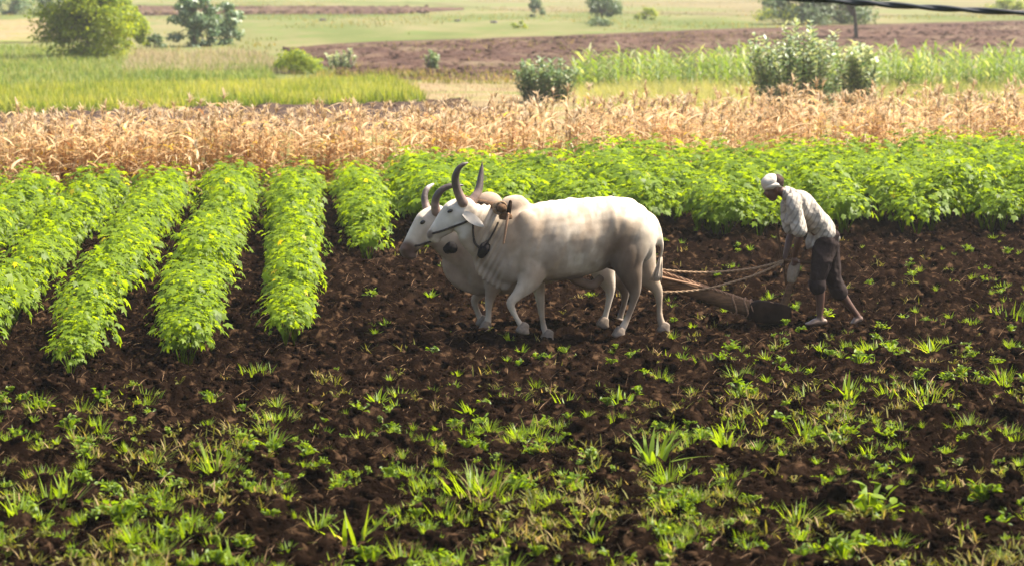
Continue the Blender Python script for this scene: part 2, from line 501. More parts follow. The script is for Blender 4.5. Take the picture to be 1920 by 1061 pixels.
M['far_soil'] = ground_mat('red_brown_soil', [(.3, (.055, .027, .019)), (.5, (.1, .053, .037)), (.7, (.17, .1, .07))], .5, 9, 1.0, 2.2, .5, (1, .6, 1), second=(.25, (.19, .14, .085), .52, .75))
M['dark_bank'] = ground_mat('dark_bank', [(.3, (.04, .025, .02)), (.7, (.11, .07, .05))], 2, 9, 1.0, 4, .3)
M['dry_ground'] = ground_mat('dry_ground', [(.3, (.17, .115, .06)), (.5, (.22, .16, .085)), (.7, (.17, .16, .05))], .4, 9, .6, 4, .15, second=(.3, (.12, .14, .03), .52, .66))
M['pale_ground'] = ground_mat('pale_ground', [(.3, (.105, .088, .04)), (.7, (.175, .14, .07))], .12, 9, .4, 3, .1, (1, .4, 1), second=(.06, (.11, .13, .04), .5, .66))
strip('bare_bank', [(-150, 250), (900, 246), (1000, 250)], [(-150, 208), (780, 192), (930, 205)], M['dark_bank'], .03, rough=.22, nx=260, ny=50)
strip('dry_verge', [(620, 250), (2100, 250)], [(640, 150), (960, 150), (2100, 120)], M['dry_ground'], .015)
strip('ploughed_strip', [(530, 95), (590, 118), (660, 146), (790, 152), (960, 152), (1300, 135), (2100, 100)],
      [(530, 94), (640, 82), (1000, 70), (1300, 58), (1600, 48), (2100, 34)], M['far_soil'], .03, 160, 60, .2, 5)
strip('ploughed_strip', [(255, 31), (420, 28), (740, 28), (870, 19)], [(255, 12), (740, 13), (870, 18)], M['far_soil'], .05, 80, 20, .2, 9)
strip('ploughed_strip', [(-200, 84), (95, 80), (150, 62)], [(-200, 52), (95, 34), (150, 36)], M['dry_ground'], .05, 60, 16, .1, 11)
strip('dry_pasture', [(760, 5), (1000, 22), (1450, 31), (2200, 30)], [(760, 4), (900, 0), (2200, -6)], M['pale_ground'], .04, 60, 20)

#==NEXT==
# ================================================================== ANIMALS, PLOUGH AND PLOUGHMAN
YAW = rad(192)                                     # the team walks to the left and a little towards the camera
HD = np.array([math.cos(YAW), math.sin(YAW), 0])   # forwards
LT = np.array([-math.sin(YAW), math.cos(YAW), 0])  # the team's left, the camera's side
UP = np.array([0, 0, 1.0])

class Frame:
    """a walking thing's own axes; P() reads a point of its side view at a lateral offset"""
    def __init__(s, px, y, z=0.0, shift=0.0):
        s.o = at(px, 600, y) + LT * shift; s.o[2] = z
    def P(s, px, py, lat=0.0):
        d = ray(px, py); q = s.o + LT * lat
        k = ((q - CAM) @ LT) / (d @ LT)
        w = CAM + d * k - s.o
        return np.array([w @ HD, w @ LT, w[2]])
    def world(s, V): 
        V = np.atleast_2d(V)
        return s.o + V[:, :1] * HD + V[:, 1:2] * LT + V[:, 2:] * UP

NEAR = Frame(1090, 24.0)
FARF = Frame(1090, 24.0, shift=-.98)
MIDF = Frame(1090, 24.0, shift=-.49)

def sect(fr, rows, lat=0.0, dz=0.0):
    """body sections from (px, top, bottom, half width)"""
    C, R = [], []
    for px, t, b, hw in rows:
        A, B = fr.P(px, t, lat), fr.P(px, b, lat)
        C.append((A + B) / 2); R.append((hw, (A[2] - B[2]) / 2))
    return np.array(C), R

def paths(fr, pts):
    """(px, py, lateral, radius or (lateral radius, other radius))"""
    return np.array([fr.P(a, b, c) for a, b, c, _ in pts]), [p[3] for p in pts]

M['hide'] = attr_mat('bull_hide', .75, .15, .25, 8, .12, 60, sheen=.1)
M['horn'] = attr_mat('horn', .45, .45, .25, 18, .3, 40)
M['hoof'] = plain_mat('hoof', (.12, .09, .065), (.26, .2, .15), 20, .7, .2)
M['eye'] = plain_mat('eye', (.008, .006, .005), (.012, .01, .008), 20, .15, .6, 0)
M['skin'] = attr_mat('skin', .5, .4, .15, 20, .15, 80)
M['rope_dark'] = plain_mat('dark_rope', (.03, .025, .02), (.07, .055, .045), 60, .9, .1, .5, 150)
M['rope'] = plain_mat('rope', (.22, .14, .08), (.38, .26, .16), 80, .9, .1, .6, 150)
M['rope_red'] = plain_mat('beam_rope', (.2, .11, .065), (.42, .26, .16), 80, .9, .1, .8, 120)
M['wood'] = plain_mat('worn_wood', (.06, .033, .018), (.17, .095, .05), 6, .85, .1, .8, 40, (1, 6, 6))
M['wood_dark'] = plain_mat('earthy_wood', (.01, .006, .004), (.035, .021, .014), 8, .9, .03, .6, 40)
M['iron'] = plain_mat('dull_iron', (.015, .011, .009), (.045, .03, .022), 15, .8, .1, .3, 60)
M['black_cloth'] = plain_mat('black_cloth', (.01, .009, .009), (.025, .02, .02), 30, .9, .1)

def soft(a, b, x): 
    t = np.clip((x - a) / (b - a), 0, 1); return t * t * (3 - 2 * t)

def spot(x, y, cx, cy, rx, ry, s=.6):
    d = np.sqrt(((x - cx) / rx) ** 2 + ((y - cy) / ry) ** 2); return 1 - soft(s, 1.25, d)

def mixc(col, c, f): return col * (1 - f[:, None]) + np.array(c) * f[:, None]

def ear(fr, base, tip, w, lat0, lat1, nrm=(0.2, .95, .25)):
    A, B = fr.P(*base, lat0), fr.P(*tip, lat1)
    n = 9; t = np.linspace(0, 1, n)[:, None]
    C = A + (B - A) * t
    ax = (B - A) / np.linalg.norm(B - A)
    W = np.cross(ax, np.array(nrm)); W /= np.linalg.norm(W); N = np.cross(W, ax)
    wd = w * np.sin(np.pi * np.clip(t * .86 + .14, 0, 1)) ** .8 * (1 - .15 * t)
    V, T = [], []
    for s, off in ((0, .012), (1, -.012)):
        V += [C - W * wd + N * .02 * (1 - t), C + N * (off - .012 * s), C + W * wd + N * .02 * (1 - t)]
    V = np.vstack(V)
    for i in range(n - 1):
        for s in (0, 3):
            for k in (0, 1):
                a, b = (s + k) * n + i, (s + k + 1) * n + i
                q = [(a, b, b + 1), (a, b + 1, a + 1)]
                T += q if s == 0 else [x[::-1] for x in q]
    return V, np.array(T)

def horn(fr, pts, root, dark=(.07, .05, .042), base=(.28, .19, .15), tipc=(.35, .3, .26), tip_from=.85):
    P, R = paths(fr, pts)
    V, T = tube(P, R, 14, 22)
    t = np.array([np.argmin(np.linalg.norm(catmull(P, 40) - v, axis=1)) for v in V]) / 39
    col = np.tile(np.array(dark), (len(V), 1))
    col = mixc(col, base, 1 - soft(.05, .38, t)); col = mixc(col, tipc, soft(tip_from, 1, t))
    col *= (.85 + .3 * np.abs(np.sin(t * 60))[:, None])      # growth rings
    return link('horn', mesh_tris('horn', V, T, M['horn'], True, col=col), root)

def cord(name, fr, pts, r, mat, root=None, **k):
    P = np.array([fr.P(*p) for p in pts]); P = catmull(P, 8 * len(P))
    if root is None: P = fr.world(P)
    V, T = tube(P, [r] * len(P), 7, lat=(0.1, .3, 1))
    return link(name, mesh_tris(name, V, T, mat, True), root, **k)

def hug(fr, body, pts, r, name, mat, root):
    """a cord lying on the skin of a body: side view points pushed out to the near surface"""
    Pp = catmull(np.array([(a, b, 0) for a, b in pts], float), 10 * len(pts))
    out = []
    bx, by = to_px(fr.world(body))
    for a, b, _ in Pp:
        d = (bx - a) ** 2 + (by - b) ** 2
        k = np.where(d < 30)[0]
        if not len(k): k = np.argsort(d)[:6]
        lat = body[k, 1].max() + r * .6
        out.append(fr.P(a, b, lat))
    P = np.array(out)
    P[1:-1, 1] = (P[:-2, 1] + P[1:-1, 1] + P[2:, 1]) / 3
    V, T = tube(P, [r] * len(P), 7, lat=(0, .3, 1))
    return link(name, mesh_tris(name, V, T, mat, True), root)

def near_lat(fr, body, a, b):
    bx, by = to_px(fr.world(body)); d = (bx - a) ** 2 + (by - b) ** 2
    return body[np.argsort(d)[:25], 1].max()

# ---------------------------------------------------------------- the near bull
fr = NEAR
S = []
C, R = sect(fr, [(1230, 430, 462, .06), (1222, 408, 482, .14), (1205, 392, 497, .215), (1183, 378, 503, .26), (1160, 370, 502, .275), (1130, 368, 504, .285),
                 (1095, 369, 516, .3), (1055, 373, 525, .31), (1020, 379, 528, .295), (995, 382, 531, .27), (970, 385, 534, .235), (945, 392, 531, .185), (925, 404, 518, .13), (913, 425, 500, .08)])
S.append(tube(C, R, 28, 34))
C, R = sect(fr, [(975, 388, 530, .2), (950, 392, 522, .165), (928, 391, 502, .13), (908, 384, 484, .108), (888, 374, 462, .098), (876, 376, 440, .088)])
S.append(tube(C, R, 22, 18))
# dewlap
C, R = sect(fr, [(960, 480, 548, .05), (938, 470, 541, .045), (920, 455, 524, .035), (905, 445, 494, .03), (893, 440, 470, .03)])
S.append(tube(C, R, 12, 12))
# hump
A = fr.P(964, 392); S.append(blob(A + [0, 0, .02], (.155, .1, .125)))
A = fr.P(974, 384); S.append(blob(A + [0, 0, .0], (.085, .085, .085)))
A = fr.P(955, 400); S.append(blob(A, (.17, .095, .13)))
# head, turned a little away from the camera
hp = [((880, 393), (.085, .135)), ((868, 398), (.098, .15)), ((855, 402), (.1, .152)), ((843, 412), (.085, .132)), ((830, 425), (.068, .105)), ((819, 435), (.06, .082)), ((811, 443), (.058, .07))]
lats = np.linspace(.01, -.09, len(hp))
HP = np.array([fr.P(p[0][0], p[0][1], l) for p, l in zip(hp, lats)])
S.append(tube(HP, [p[1] for p in hp], 20, 22))
S.append(blob(fr.P(866, 381, 0), (.07, .085, .06)))          # poll
S.append(blob(fr.P(846, 390, .035), (.05, .045, .035)))      # brow
S.append(blob(fr.P(868, 424, .03), (.1, .05, .09)))          # cheek
S.append(blob(fr.P(808, 437, -.06), (.032, .03, .028)))      # nostril
S.append(blob(fr.P(818, 452, -.08), (.05, .045, .03)))       # chin
def leg(pts, n=26, seg=16):
    pts = [(a, b, c, (r[0] * k, r[1] * k)) for a, b, c, r in pts for k in (1 - .24 * soft(530, 556, b),)]
    P, R = paths(fr, pts); S.append(tube(P, R, seg, n))
# near fore leg lifted, far fore leg standing
leg([(992, 440, .14, (.07, .17)), (996, 480, .16, (.085, .17)), (1000, 512, .165, (.085, .135)), (988, 533, .165, (.072, .105)), (970, 553, .165, (.058, .076)), (957, 568, .165, (.052, .06)),
     (962, 583, .165, (.042, .046)), (969, 597, .165, (.037, .038)), (974, 605, .165, (.044, .046)), (978, 612, .165, (.044, .044))])
leg([(985, 470, -.14, (.08, .16)), (1003, 520, -.15, (.08, .11)), (1011, 548, -.15, (.062, .075)), (1014, 575, -.15, (.05, .056)), (1017, 598, -.15, (.038, .04)), (1020, 614, -.15, (.045, .048)), (1024, 625, -.15, (.045, .05))])
# near hind leg, far hind leg trailing
leg([(1185, 425, .13, (.1, .2)), (1180, 455, .155, (.11, .215)), (1176, 490, .175, (.1, .175)), (1184, 520, .175, (.075, .115)), (1190, 545, .175, (.054, .076)), (1187, 566, .175, (.044, .052)),
     (1179, 590, .175, (.04, .045)), (1171, 608, .175, (.047, .05)), (1165, 619, .175, (.047, .052))])
leg([(1190, 430, -.12, (.1, .18)), (1196, 470, -.15, (.1, .19)), (1206, 505, -.16, (.085, .15)), (1222, 528, -.16, (.062, .09)), (1233, 545, -.16, (.052, .066)), (1236, 566, -.16, (.042, .048)),
     (1237, 588, -.16, (.04, .043)), (1239, 601, -.16, (.046, .05)), (1242, 610, -.16, (.046, .05))])
S.append(blob(fr.P(994, 445, .17), (.15, .075, .28), roty(.2)))  # shoulder
C, R = paths(fr, [(1075, 525, 0, (.05, .04)), (1100, 533, 0, (.055, .05)), (1113, 534, 0, (.045, .05)), (1126, 522, 0, (.04, .05))])
S.append(tube(C, R, 12, 12))                                  # sheath
C, R = paths(fr, [(1215, 402, 0, .035), (1228, 414, .01, .032), (1238, 440, .015, .028), (1241, 465, .01, .023), (1238, 488, 0, .018)])
TAIL = tube(C, R, 10, 16); S.append(TAIL)
V, T, N = fuse(S, .0145, 9)
px0, py0 = to_px(fr.world(V))
fold = .016 * (np.abs(fbm(px0 * .03 + py0 * .012, py0 * .008, 88, 3) - .44) * 5 - .6) * soft(930, 960, px0) * (1 - soft(1190, 1215, px0)) * (1 - soft(500, 520, py0))
hollow = -.022 * np.exp(-((px0 - 1122) / 22) ** 2 - ((py0 - 415) / 26) ** 2) - .014 * np.exp(-((px0 - 1020) / 13) ** 2 - ((py0 - 440) / 50) ** 2) + .02 * np.exp(-((px0 - 1150 - (py0 - 400) * .1) / 9) ** 2 - ((py0 - 412) / 40) ** 2)
neckf = .008 * np.sin((px0 + .5 * py0) * .55) * soft(885, 900, px0) * (1 - soft(935, 950, px0))
hook = fold + hollow + neckf + np.exp(-((V[:, 0] + .36) ** 2 + (V[:, 2] - 1.2) ** 2) / .006) * .022
rib = hook + .003 * (.4 + fbm(V[:, 0] * 3, V[:, 2] * 3, 2, 2)) * np.sin(V[:, 0] * 46 + V[:, 2] * 9) * soft(-.35, -.15, V[:, 0]) * (1 - soft(.25, .4, V[:, 0])) * soft(.75, .9, V[:, 2]) * (1 - soft(1.15, 1.28, V[:, 2])) * soft(.12, .22, np.abs(V[:, 1]))
V = V + N * (rib + .012 * (fbm(V[:, 0] * 5 + V[:, 1] * 3, V[:, 2] * 5, 5, 2) - .4))[:, None]
BV = V.copy()
px, py = to_px(fr.world(V))
nz = fbm(V[:, 0] * 9, V[:, 2] * 9 + V[:, 1] * 7, 9, 3) - .45
px2, py2 = px + 22 * nz, py + 22 * nz
white = np.array([.61, .52, .405])
col = np.tile(white, (len(V), 1))
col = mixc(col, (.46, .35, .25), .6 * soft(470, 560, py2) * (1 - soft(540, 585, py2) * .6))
col = mixc(col, (.4, .29, .2), .7 * spot(px2, py2, 1000, 470, 70, 70))
col = mixc(col, (.34, .25, .18), .75 * spot(px2, py2, 962, 385, 38, 32))
col = mixc(col, (.36, .26, .175), .78 * soft(.36, .6, fbm(V[:, 0] * 3.4 + V[:, 2], V[:, 2] * 3 + 3, 77, 4)) * soft(380, 440, py2))
col = mixc(col, (.36, .27, .19), .5 * soft(.4, .55, fbm(V[:, 0] * 16, V[:, 2] * 6, 78, 3)))
col = mixc(col, (.1, .062, .038), .9 * spot(px2, py2, 1168, 488, 58, 70, .35))  # near thigh and hind leg: dirt, with their shade painted in too
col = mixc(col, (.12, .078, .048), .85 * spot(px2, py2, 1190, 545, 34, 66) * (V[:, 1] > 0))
col = mixc(col, (.13, .065, .035), .88 * spot(px2, py2, 1100, 542, 85, 30))  # shading of the belly, painted into the coat as dark brown
col = mixc(col, (.36, .28, .22), .6 * spot(px2, py2, 935, 520, 36, 46))
col = mixc(col, (.66, .6, .52), .8 * spot(px2, py2, 850, 415, 45, 40))
col = mixc(col, (.14, .1, .085), .9 * spot(px, py, 806, 440, 7, 9))
col = mixc(col, (.34, .25, .19), .5 * soft(585, 625, py))
bull1 = link('bull', mesh_tris('bull', V, T, M['hide'], True, col=col), label='near white-grey humped bull with dirty shade-darkened thigh and tall upright horns, one front leg lifted', cat='bull', group='pair of yoked bulls', loc=fr.o, rz=YAW)
horn(fr, [(868, 380, .075, .052), (861, 366, .09, .046), (855, 348, .11, .041), (854, 332, .13, .036), (859, 318, .15, .028), (867, 310, .16, .02), (876, 306, .165, .01)], bull1)
horn(fr, [(884, 380, -.07, .05), (894, 365, -.09, .043), (899, 350, -.12, .037), (901, 334, -.15, .03), (903, 318, -.17, .02), (904, 306, -.18, .006)], bull1, tipc=(.05, .04, .035))
V, T = ear(fr, (870, 400), (909, 427), .05, .1, .2)
link('ear', mesh_tris('ear', V, T, M['hide'], True, col=np.tile([.63, .55, .46], (len(V), 1))), bull1)
V, T = ear(fr, (872, 401), (900, 422), .042, -.1, -.2, (.2, -.95, .25))
link('ear', mesh_tris('ear', V, T, M['hide'], True, col=np.tile([.63, .55, .46], (len(V), 1))), bull1)
for s in (1, -1):
    L = near_lat(fr, BV, 844, 396) - .008 if s > 0 else -near_lat(fr, BV, 844, 396) - .05
    V, T = blob(fr.P(844, 396, L), (.03, .016, .016), roty(.35)); link('eye', mesh_tris('eye', V, T, M['eye'], True), bull1)
for a, b, l, tilt in ((981, 619, .165, .5), (1027, 632, -.15, 0), (1161, 627, .175, 0), (1245, 618, -.16, 0)):
    c = fr.P(a, b, l)
    g = Geo()
    for q in (-.027, .027):
        V, T = tube(np.array([c + [.008, q, -.014], c + [.0, q, .02], c + [-.016, q * .7, .058]]), [(.025, .066), (.025, .054), (.023, .044)], 12, 6); g.add(V, T)
    V, T, _ = g.get()
    link('hoof', mesh_tris('hoof', V, T, M['hoof'], True), bull1)
def tuft(fr, pts, root):
    g = Geo(); rg = np.random.default_rng(3)
    P = np.array([fr.P(*p) for p in pts])
    for k in range(40):
        o = rg.normal(0, .012, 3) * [1, 1, 0]
        Q = P + np.linspace(.3, 1.6, len(P))[:, None] * o
        V, T = tube(Q, [.006] * (len(P) - 1) + [.002], 4, caps=False); g.add(V, T)
    V, T, _ = g.get()
    link('tail_tuft', mesh_tris('tail_tuft', V, T, M['hide'], False, col=np.tile([.56, .45, .34], (len(V), 1))), root)
tuft(fr, [(1239, 482, 0), (1236, 500, 0), (1233, 515, 0), (1229, 527, 0)], bull1)
hug(fr, BV, [(812, 438), (830, 433), (852, 425), (872, 417), (882, 411)], .011, 'halter_rope', M['rope_dark'], bull1)
hug(fr, BV, [(887, 415), (888, 438), (890, 455), (898, 464), (904, 468)], .012, 'neck_cord', M['rope_dark'], bull1)
hug(fr, BV, [(934, 418), (927, 433), (918, 448), (911, 459)], .009, 'yoke_strap', M['rope_dark'], bull1)
L = near_lat(fr, BV, 908, 466)
V, T = tube(np.array([fr.P(914, 456, L - .02), fr.P(908, 467, L), fr.P(902, 479, L - .03)]), [(.03, .04), (.035, .055), (.03, .04)], 12, 8)
link('neck_pad', mesh_tris('neck_pad', V, T, M['black_cloth'], True), bull1)

# ---------------------------------------------------------------- the far bull
fr = FARF
S = []
C, R = sect(fr, [(1190, 430, 462, .06), (1182, 408, 482, .14), (1165, 396, 495, .215), (1143, 386, 500, .26), (1120, 380, 502, .275), (1090, 378, 504, .285),
                 (1055, 380, 522, .31), (1010, 383, 535, .325), (975, 387, 545, .305), (945, 388, 552, .27), (920, 390, 553, .235), (895, 398, 546, .185), (872, 415, 530, .13), (858, 445, 510, .09)])
S.append(tube(C, R, 28, 34))
C, R = sect(fr, [(925, 390, 540, .2), (900, 396, 530, .165), (878, 400, 512, .13), (857, 402, 494, .108), (838, 398, 478, .098), (824, 398, 460, .088)])
S.append(tube(C, R, 22, 18))
C, R = sect(fr, [(905, 480, 556, .05), (880, 475, 548, .045), (862, 460, 532, .038), (852, 450, 505, .03), (846, 448, 482, .03)])
S.append(tube(C, R, 12, 12))
A = fr.P(916, 388); S.append(blob(A + [0, 0, .02], (.155, .1, .135)))
A = fr.P(908, 396); S.append(blob(A, (.16, .115, .12)))
hp = [((828, 408), (.085, .135)), ((816, 413), (.098, .15)), ((803, 420), (.1, .15)), ((791, 434), (.085, .13)), ((780, 449), (.072, .108)), ((770, 462), (.066, .09)), ((762, 472), (.066, .085))]
lats = np.linspace(.01, -.02, len(hp))
HP = np.array([fr.P(p[0][0], p[0][1], l) for p, l in zip(hp, lats)])
S.append(tube(HP, [p[1] for p in hp], 20, 22))
S.append(blob(fr.P(817, 394, 0), (.07, .085, .06)))
S.append(blob(fr.P(794, 409, .05), (.05, .045, .035)))
S.append(blob(fr.P(815, 446, .03), (.1, .055, .1)))
S.append(blob(fr.P(758, 467, .02), (.035, .04, .03)))
S.append(blob(fr.P(772, 481, 0), (.06, .055, .035)))
leg([(935, 470, .14, (.08, .16)), (930, 520, .165, (.085, .13)), (922, 546, .165, (.066, .085)), (917, 568, .165, (.052, .058)), (916, 588, .165, (.039, .042)), (915, 600, .165, (.045, .048)), (913, 610, .165, (.046, .05))])
leg([(930, 480, -.14, (.08, .15)), (922, 525, -.15, (.08, .11)), (903, 548, -.15, (.062, .075)), (890, 562, -.15, (.05, .056)), (893, 578, -.15, (.04, .042)), (899, 592, -.15, (.044, .046)), (902, 600, -.15, (.044, .046))])
leg([(1130, 430, .13, (.1, .2)), (1125, 470, .16, (.11, .2)), (1130, 505, .175, (.085, .14)), (1140, 530, .175, (.06, .085)), (1144, 548, .175, (.05, .062)), (1141, 568, .175, (.041, .046)),
     (1136, 588, .175, (.04, .044)), (1133, 600, .175, (.046, .05))])
leg([(1140, 430, -.12, (.1, .18)), (1150, 470, -.15, (.1, .19)), (1158, 505, -.16, (.085, .14)), (1168, 532, -.16, (.06, .085)), (1172, 550, -.16, (.05, .062)), (1170, 570, -.16, (.042, .046)),
     (1164, 590, -.16, (.042, .046)), (1162, 602, -.16, (.046, .05))])
S.append(blob(fr.P(942, 435, .2), (.13, .07, .24), roty(.2)))
C, R = paths(fr, [(1178, 412, 0, .035), (1190, 425, -.02, .032), (1196, 450, -.03, .026), (1196, 490, -.03, .018)])
S.append(tube(C, R, 10, 12))
V, T, N = fuse(S, .0145, 11)
V = V + N * (.012 * (fbm(V[:, 0] * 5 + V[:, 1] * 3, V[:, 2] * 5, 6, 2) - .4))[:, None]
FV = V.copy()
px, py = to_px(fr.world(V))
nz = fbm(V[:, 0] * 9, V[:, 2] * 9 + V[:, 1] * 7, 19, 3) - .45
px2, py2 = px + 22 * nz, py + 22 * nz
col = np.tile(np.array([.6, .51, .405]), (len(V), 1))
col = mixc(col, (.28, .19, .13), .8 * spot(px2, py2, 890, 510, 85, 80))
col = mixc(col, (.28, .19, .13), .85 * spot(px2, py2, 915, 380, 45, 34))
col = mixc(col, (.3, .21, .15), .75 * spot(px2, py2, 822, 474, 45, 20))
col = mixc(col, (.1, .05, .032), .94 * spot(px + 10 * nz, py + 10 * nz, 757, 474, 27, 24, .75))
col = mixc(col, (.09, .06, .04), .9 * spot(px, py, 1170, 560, 24, 62, .5) * (V[:, 1] < 0))  # shade on the far-side hind leg, painted into the coat
col = mixc(col, (.3, .22, .16), .5 * soft(560, 625, py))
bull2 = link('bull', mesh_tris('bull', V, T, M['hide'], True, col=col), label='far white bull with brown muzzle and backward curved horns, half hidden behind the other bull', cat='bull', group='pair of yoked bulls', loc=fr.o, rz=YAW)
horn(fr, [(818, 398, .08, .05), (816, 386, .1, .044), (817, 374, .12, .04), (823, 362, .14, .036), (832, 354, .15, .032), (845, 349, .16, .028), (858, 348, .16, .02), (868, 348, .16, .008)], bull2, tipc=(.1, .08, .07))
horn(fr, [(802, 396, -.075, .046), (798, 384, -.1, .04), (796, 372, -.12, .035), (798, 360, -.15, .03), (803, 352, -.17, .024), (812, 346, -.18, .012)], bull2, tipc=(.7, .62, .56), tip_from=.6)
for s in (1, -1):
    V, T = ear(fr, (824, 408), (850, 432), .042, .1 * s, .2 * s, (.2, .95 * s, .25))
    link('ear', mesh_tris('ear', V, T, M['hide'], True, col=np.tile([.63, .55, .46], (len(V), 1))), bull2)
    L = near_lat(fr, FV, 793, 417)
    V, T = blob(fr.P(793, 417, L * s - .008 * s), (.032, .016, .02), roty(.5)); link('eye', mesh_tris('eye', V, T, M['eye'], True), bull2)
for a, b, l in ((911, 616, .165), (905, 606, -.15), (1131, 608, .175), (1160, 610, -.16)):
    c = fr.P(a, b, l)
    g = Geo()
    for q in (-.027, .027):
        V, T = tube(np.array([c + [.008, q, -.014], c + [.0, q, .02], c + [-.016, q * .7, .058]]), [(.025, .066), (.025, .054), (.023, .044)], 12, 6); g.add(V, T)
    V, T, _ = g.get()
    link('hoof', mesh_tris('hoof', V, T, M['hoof'], True), bull2)
tuft(fr, [(1196, 485, -.03), (1196, 505, -.03), (1195, 525, -.03)], bull2)
hug(fr, FV, [(779, 461), (790, 459), (808, 453), (826, 446)], .011, 'halter_rope', M['rope_dark'], bull2)
L = near_lat(fr, FV, 845, 465)
V, T = tube(np.array([fr.P(838, 468, L - .03), fr.P(846, 464, L - .01), fr.P(853, 468, L - .03)]), [(.04, .05), (.05, .065), (.04, .05)], 12, 8)
link('neck_pad', mesh_tris('neck_pad', V, T, M['black_cloth'], True), bull2)

# ---------------------------------------------------------------- yoke and plough
fr = NEAR
A = fr.P(941, 391, .25); Bp = A * 1.0; Bp[1] = -1.2; Bp[0] += .12; Bp[2] -= .02
yoke = link('yoke', None, label='wooden yoke lying across both bulls\' necks in front of their humps', cat='yoke', loc=fr.o, rz=YAW)
t = np.linspace(0, 1, 9)[:, None]
P = A + (Bp - A) * t
V, T = tube(P, [(.04, .045) if 0 < i < 8 else (.045, .05) for i in range(9)], 14, 24, lat=(0, 0, 1)); link('yoke_beam', mesh_tris('yoke_beam', V, T, M['wood'], True), yoke)
def rod(name, pts, r, mat, root, n=14, seg=10, lat=(0, 1, 0)):
    V, T = tube(np.array(pts), r if isinstance(r, list) else [r] * len(pts), seg, n, lat); return link(name, mesh_tris(name, V, T, mat, True), root)
rod('yoke_peg', [fr.P(957, 379, .22), fr.P(955, 392, .23), fr.P(953, 404, .22)], [.017, .022, .02], M['wood_dark'], yoke)
rod('yoke_peg', [fr.P(953, 402, .25), fr.P(949, 425, .27), fr.P(944, 456, .26)], [.014, .013, .01], M['rope_red'], yoke)
rod('yoke_peg', [fr.P(940, 399, -1.16), fr.P(930, 430, -1.16)], .016, M['wood_dark'], yoke)
g = Geo()
for k in range(5):
    c = A + (Bp - A) * (.02 + .012 * k); th = np.linspace(0, 2 * math.pi, 17)
    V, T = tube(np.array([c + [.058 * math.cos(q), .006 * math.sin(q + k), .062 * math.sin(q)] for q in th]), [.011] * 17, 6, caps=False); g.add(V, T)
link('rope_lashing', g.mesh('rope_lashing', M['rope'], True), yoke)
V, T = blob(fr.P(948, 407, .2), (.06, .045, .04)); link('rope_knot', mesh_tris('rope_knot', V + .008 * np.sin(V * 90), T, M['wood'], True), yoke)

fr = MIDF
plough = link('plough', None, label='wooden ox-drawn plough with a long beam, block and upright handle', cat='plough', loc=fr.o, rz=YAW)
def bar(pts, hw):
    """squared timber along pts; hw = (half width, half height)"""
    P = np.array(pts, float); V = []
    tan = np.gradient(P, axis=0); tan /= np.linalg.norm(tan, axis=1)[:, None]
    for p, tt, (w, h) in zip(P, tan, hw):
        n = np.cross(tt, [0, 1, 0]); n /= np.linalg.norm(n)
        if n[2] < 0: n = -n
        for a, b in ((-1, -1), (-1, -.8), (-1, .8), (-.8, 1), (.8, 1), (1, .8), (1, -.8), (.8, -1), (-.8, -1)):
            V.append(p + np.array([0, a * w, 0]) + n * b * h)
    V = np.array(V); k = 9; T = []
    for i in range(len(P) - 1):
        for j in range(k):
            a, b = i * k + j, i * k + (j + 1) % k; T += [(a, b, b + k), (a, b + k, a + k)]
    for j in range(1, k - 1): T += [(0, j + 1, j), ((len(P) - 1) * k, (len(P) - 1) * k + j, (len(P) - 1) * k + j + 1)]
    return V, np.array(T)
V, T = tube(np.array([fr.P(1424, 583), fr.P(1380, 571), fr.P(1320, 552), fr.P(1240, 526), fr.P(1100, 478), fr.P(945, 410)]), [(.055, .085), (.055, .082), (.052, .072), (.048, .062), (.042, .05), (.04, .042)], 14, 60)
V = V + (.014 * (fbm(V[:, 0] * 6 + V[:, 1] * 30, V[:, 2] * 30, 33, 3) - .44))[:, None] * [0, 1, 1]
link('beam', mesh_tris('beam', V, T, M['wood'], True), plough)
V, T = bar([fr.P(1402, 582), fr.P(1422, 585), fr.P(1450, 587), fr.P(1472, 586), fr.P(1482, 584)], [(.06, .09), (.085, .115), (.085, .105), (.07, .085), (.05, .05)])
link('plough_block', mesh_tris('plough_block', V + .006 * np.sin(V[:, [1, 2, 0]] * 40), T, M['wood_dark']), plough)
V, T = bar([fr.P(1425, 571.5), fr.P(1448, 571)], [(.06, .012), (.06, .012)])  # thin paler slab added as the sunlit top of the block
link('lit_top_slab', mesh_tris('lit_top_slab', V + [0, 0, .015], T, M['rope_red']), plough)
V, T = tube(np.array([fr.P(1470, 598), fr.P(1430, 604), fr.P(1392, 616)]), [(.06, .05), (.07, .03), (.012, .008)], 10, 8)
link('share', mesh_tris('share', V, T, M['iron'], True), plough)
rod('handle', [fr.P(1462, 586), fr.P(1470, 572), fr.P(1477, 550), fr.P(1484, 526), fr.P(1490, 500), fr.P(1492, 486)], [.05, .044, .036, .032, .034, .034], M['wood'], plough, 24)
M['pale_wood'] = plain_mat('pale_handle', (.18, .13, .09), (.32, .25, .18), 20, .8, .2)
rod('hand_grip', [fr.P(1484, 524), fr.P(1488, 508), fr.P(1492, 492)], [(.045, .05), (.055, .062), (.045, .05)], M['pale_wood'], plough)
rod('crossbar', [fr.P(1462, 489, -.12), fr.P(1492, 491, 0), fr.P(1518, 492, .03)], .02, M['wood'], plough)
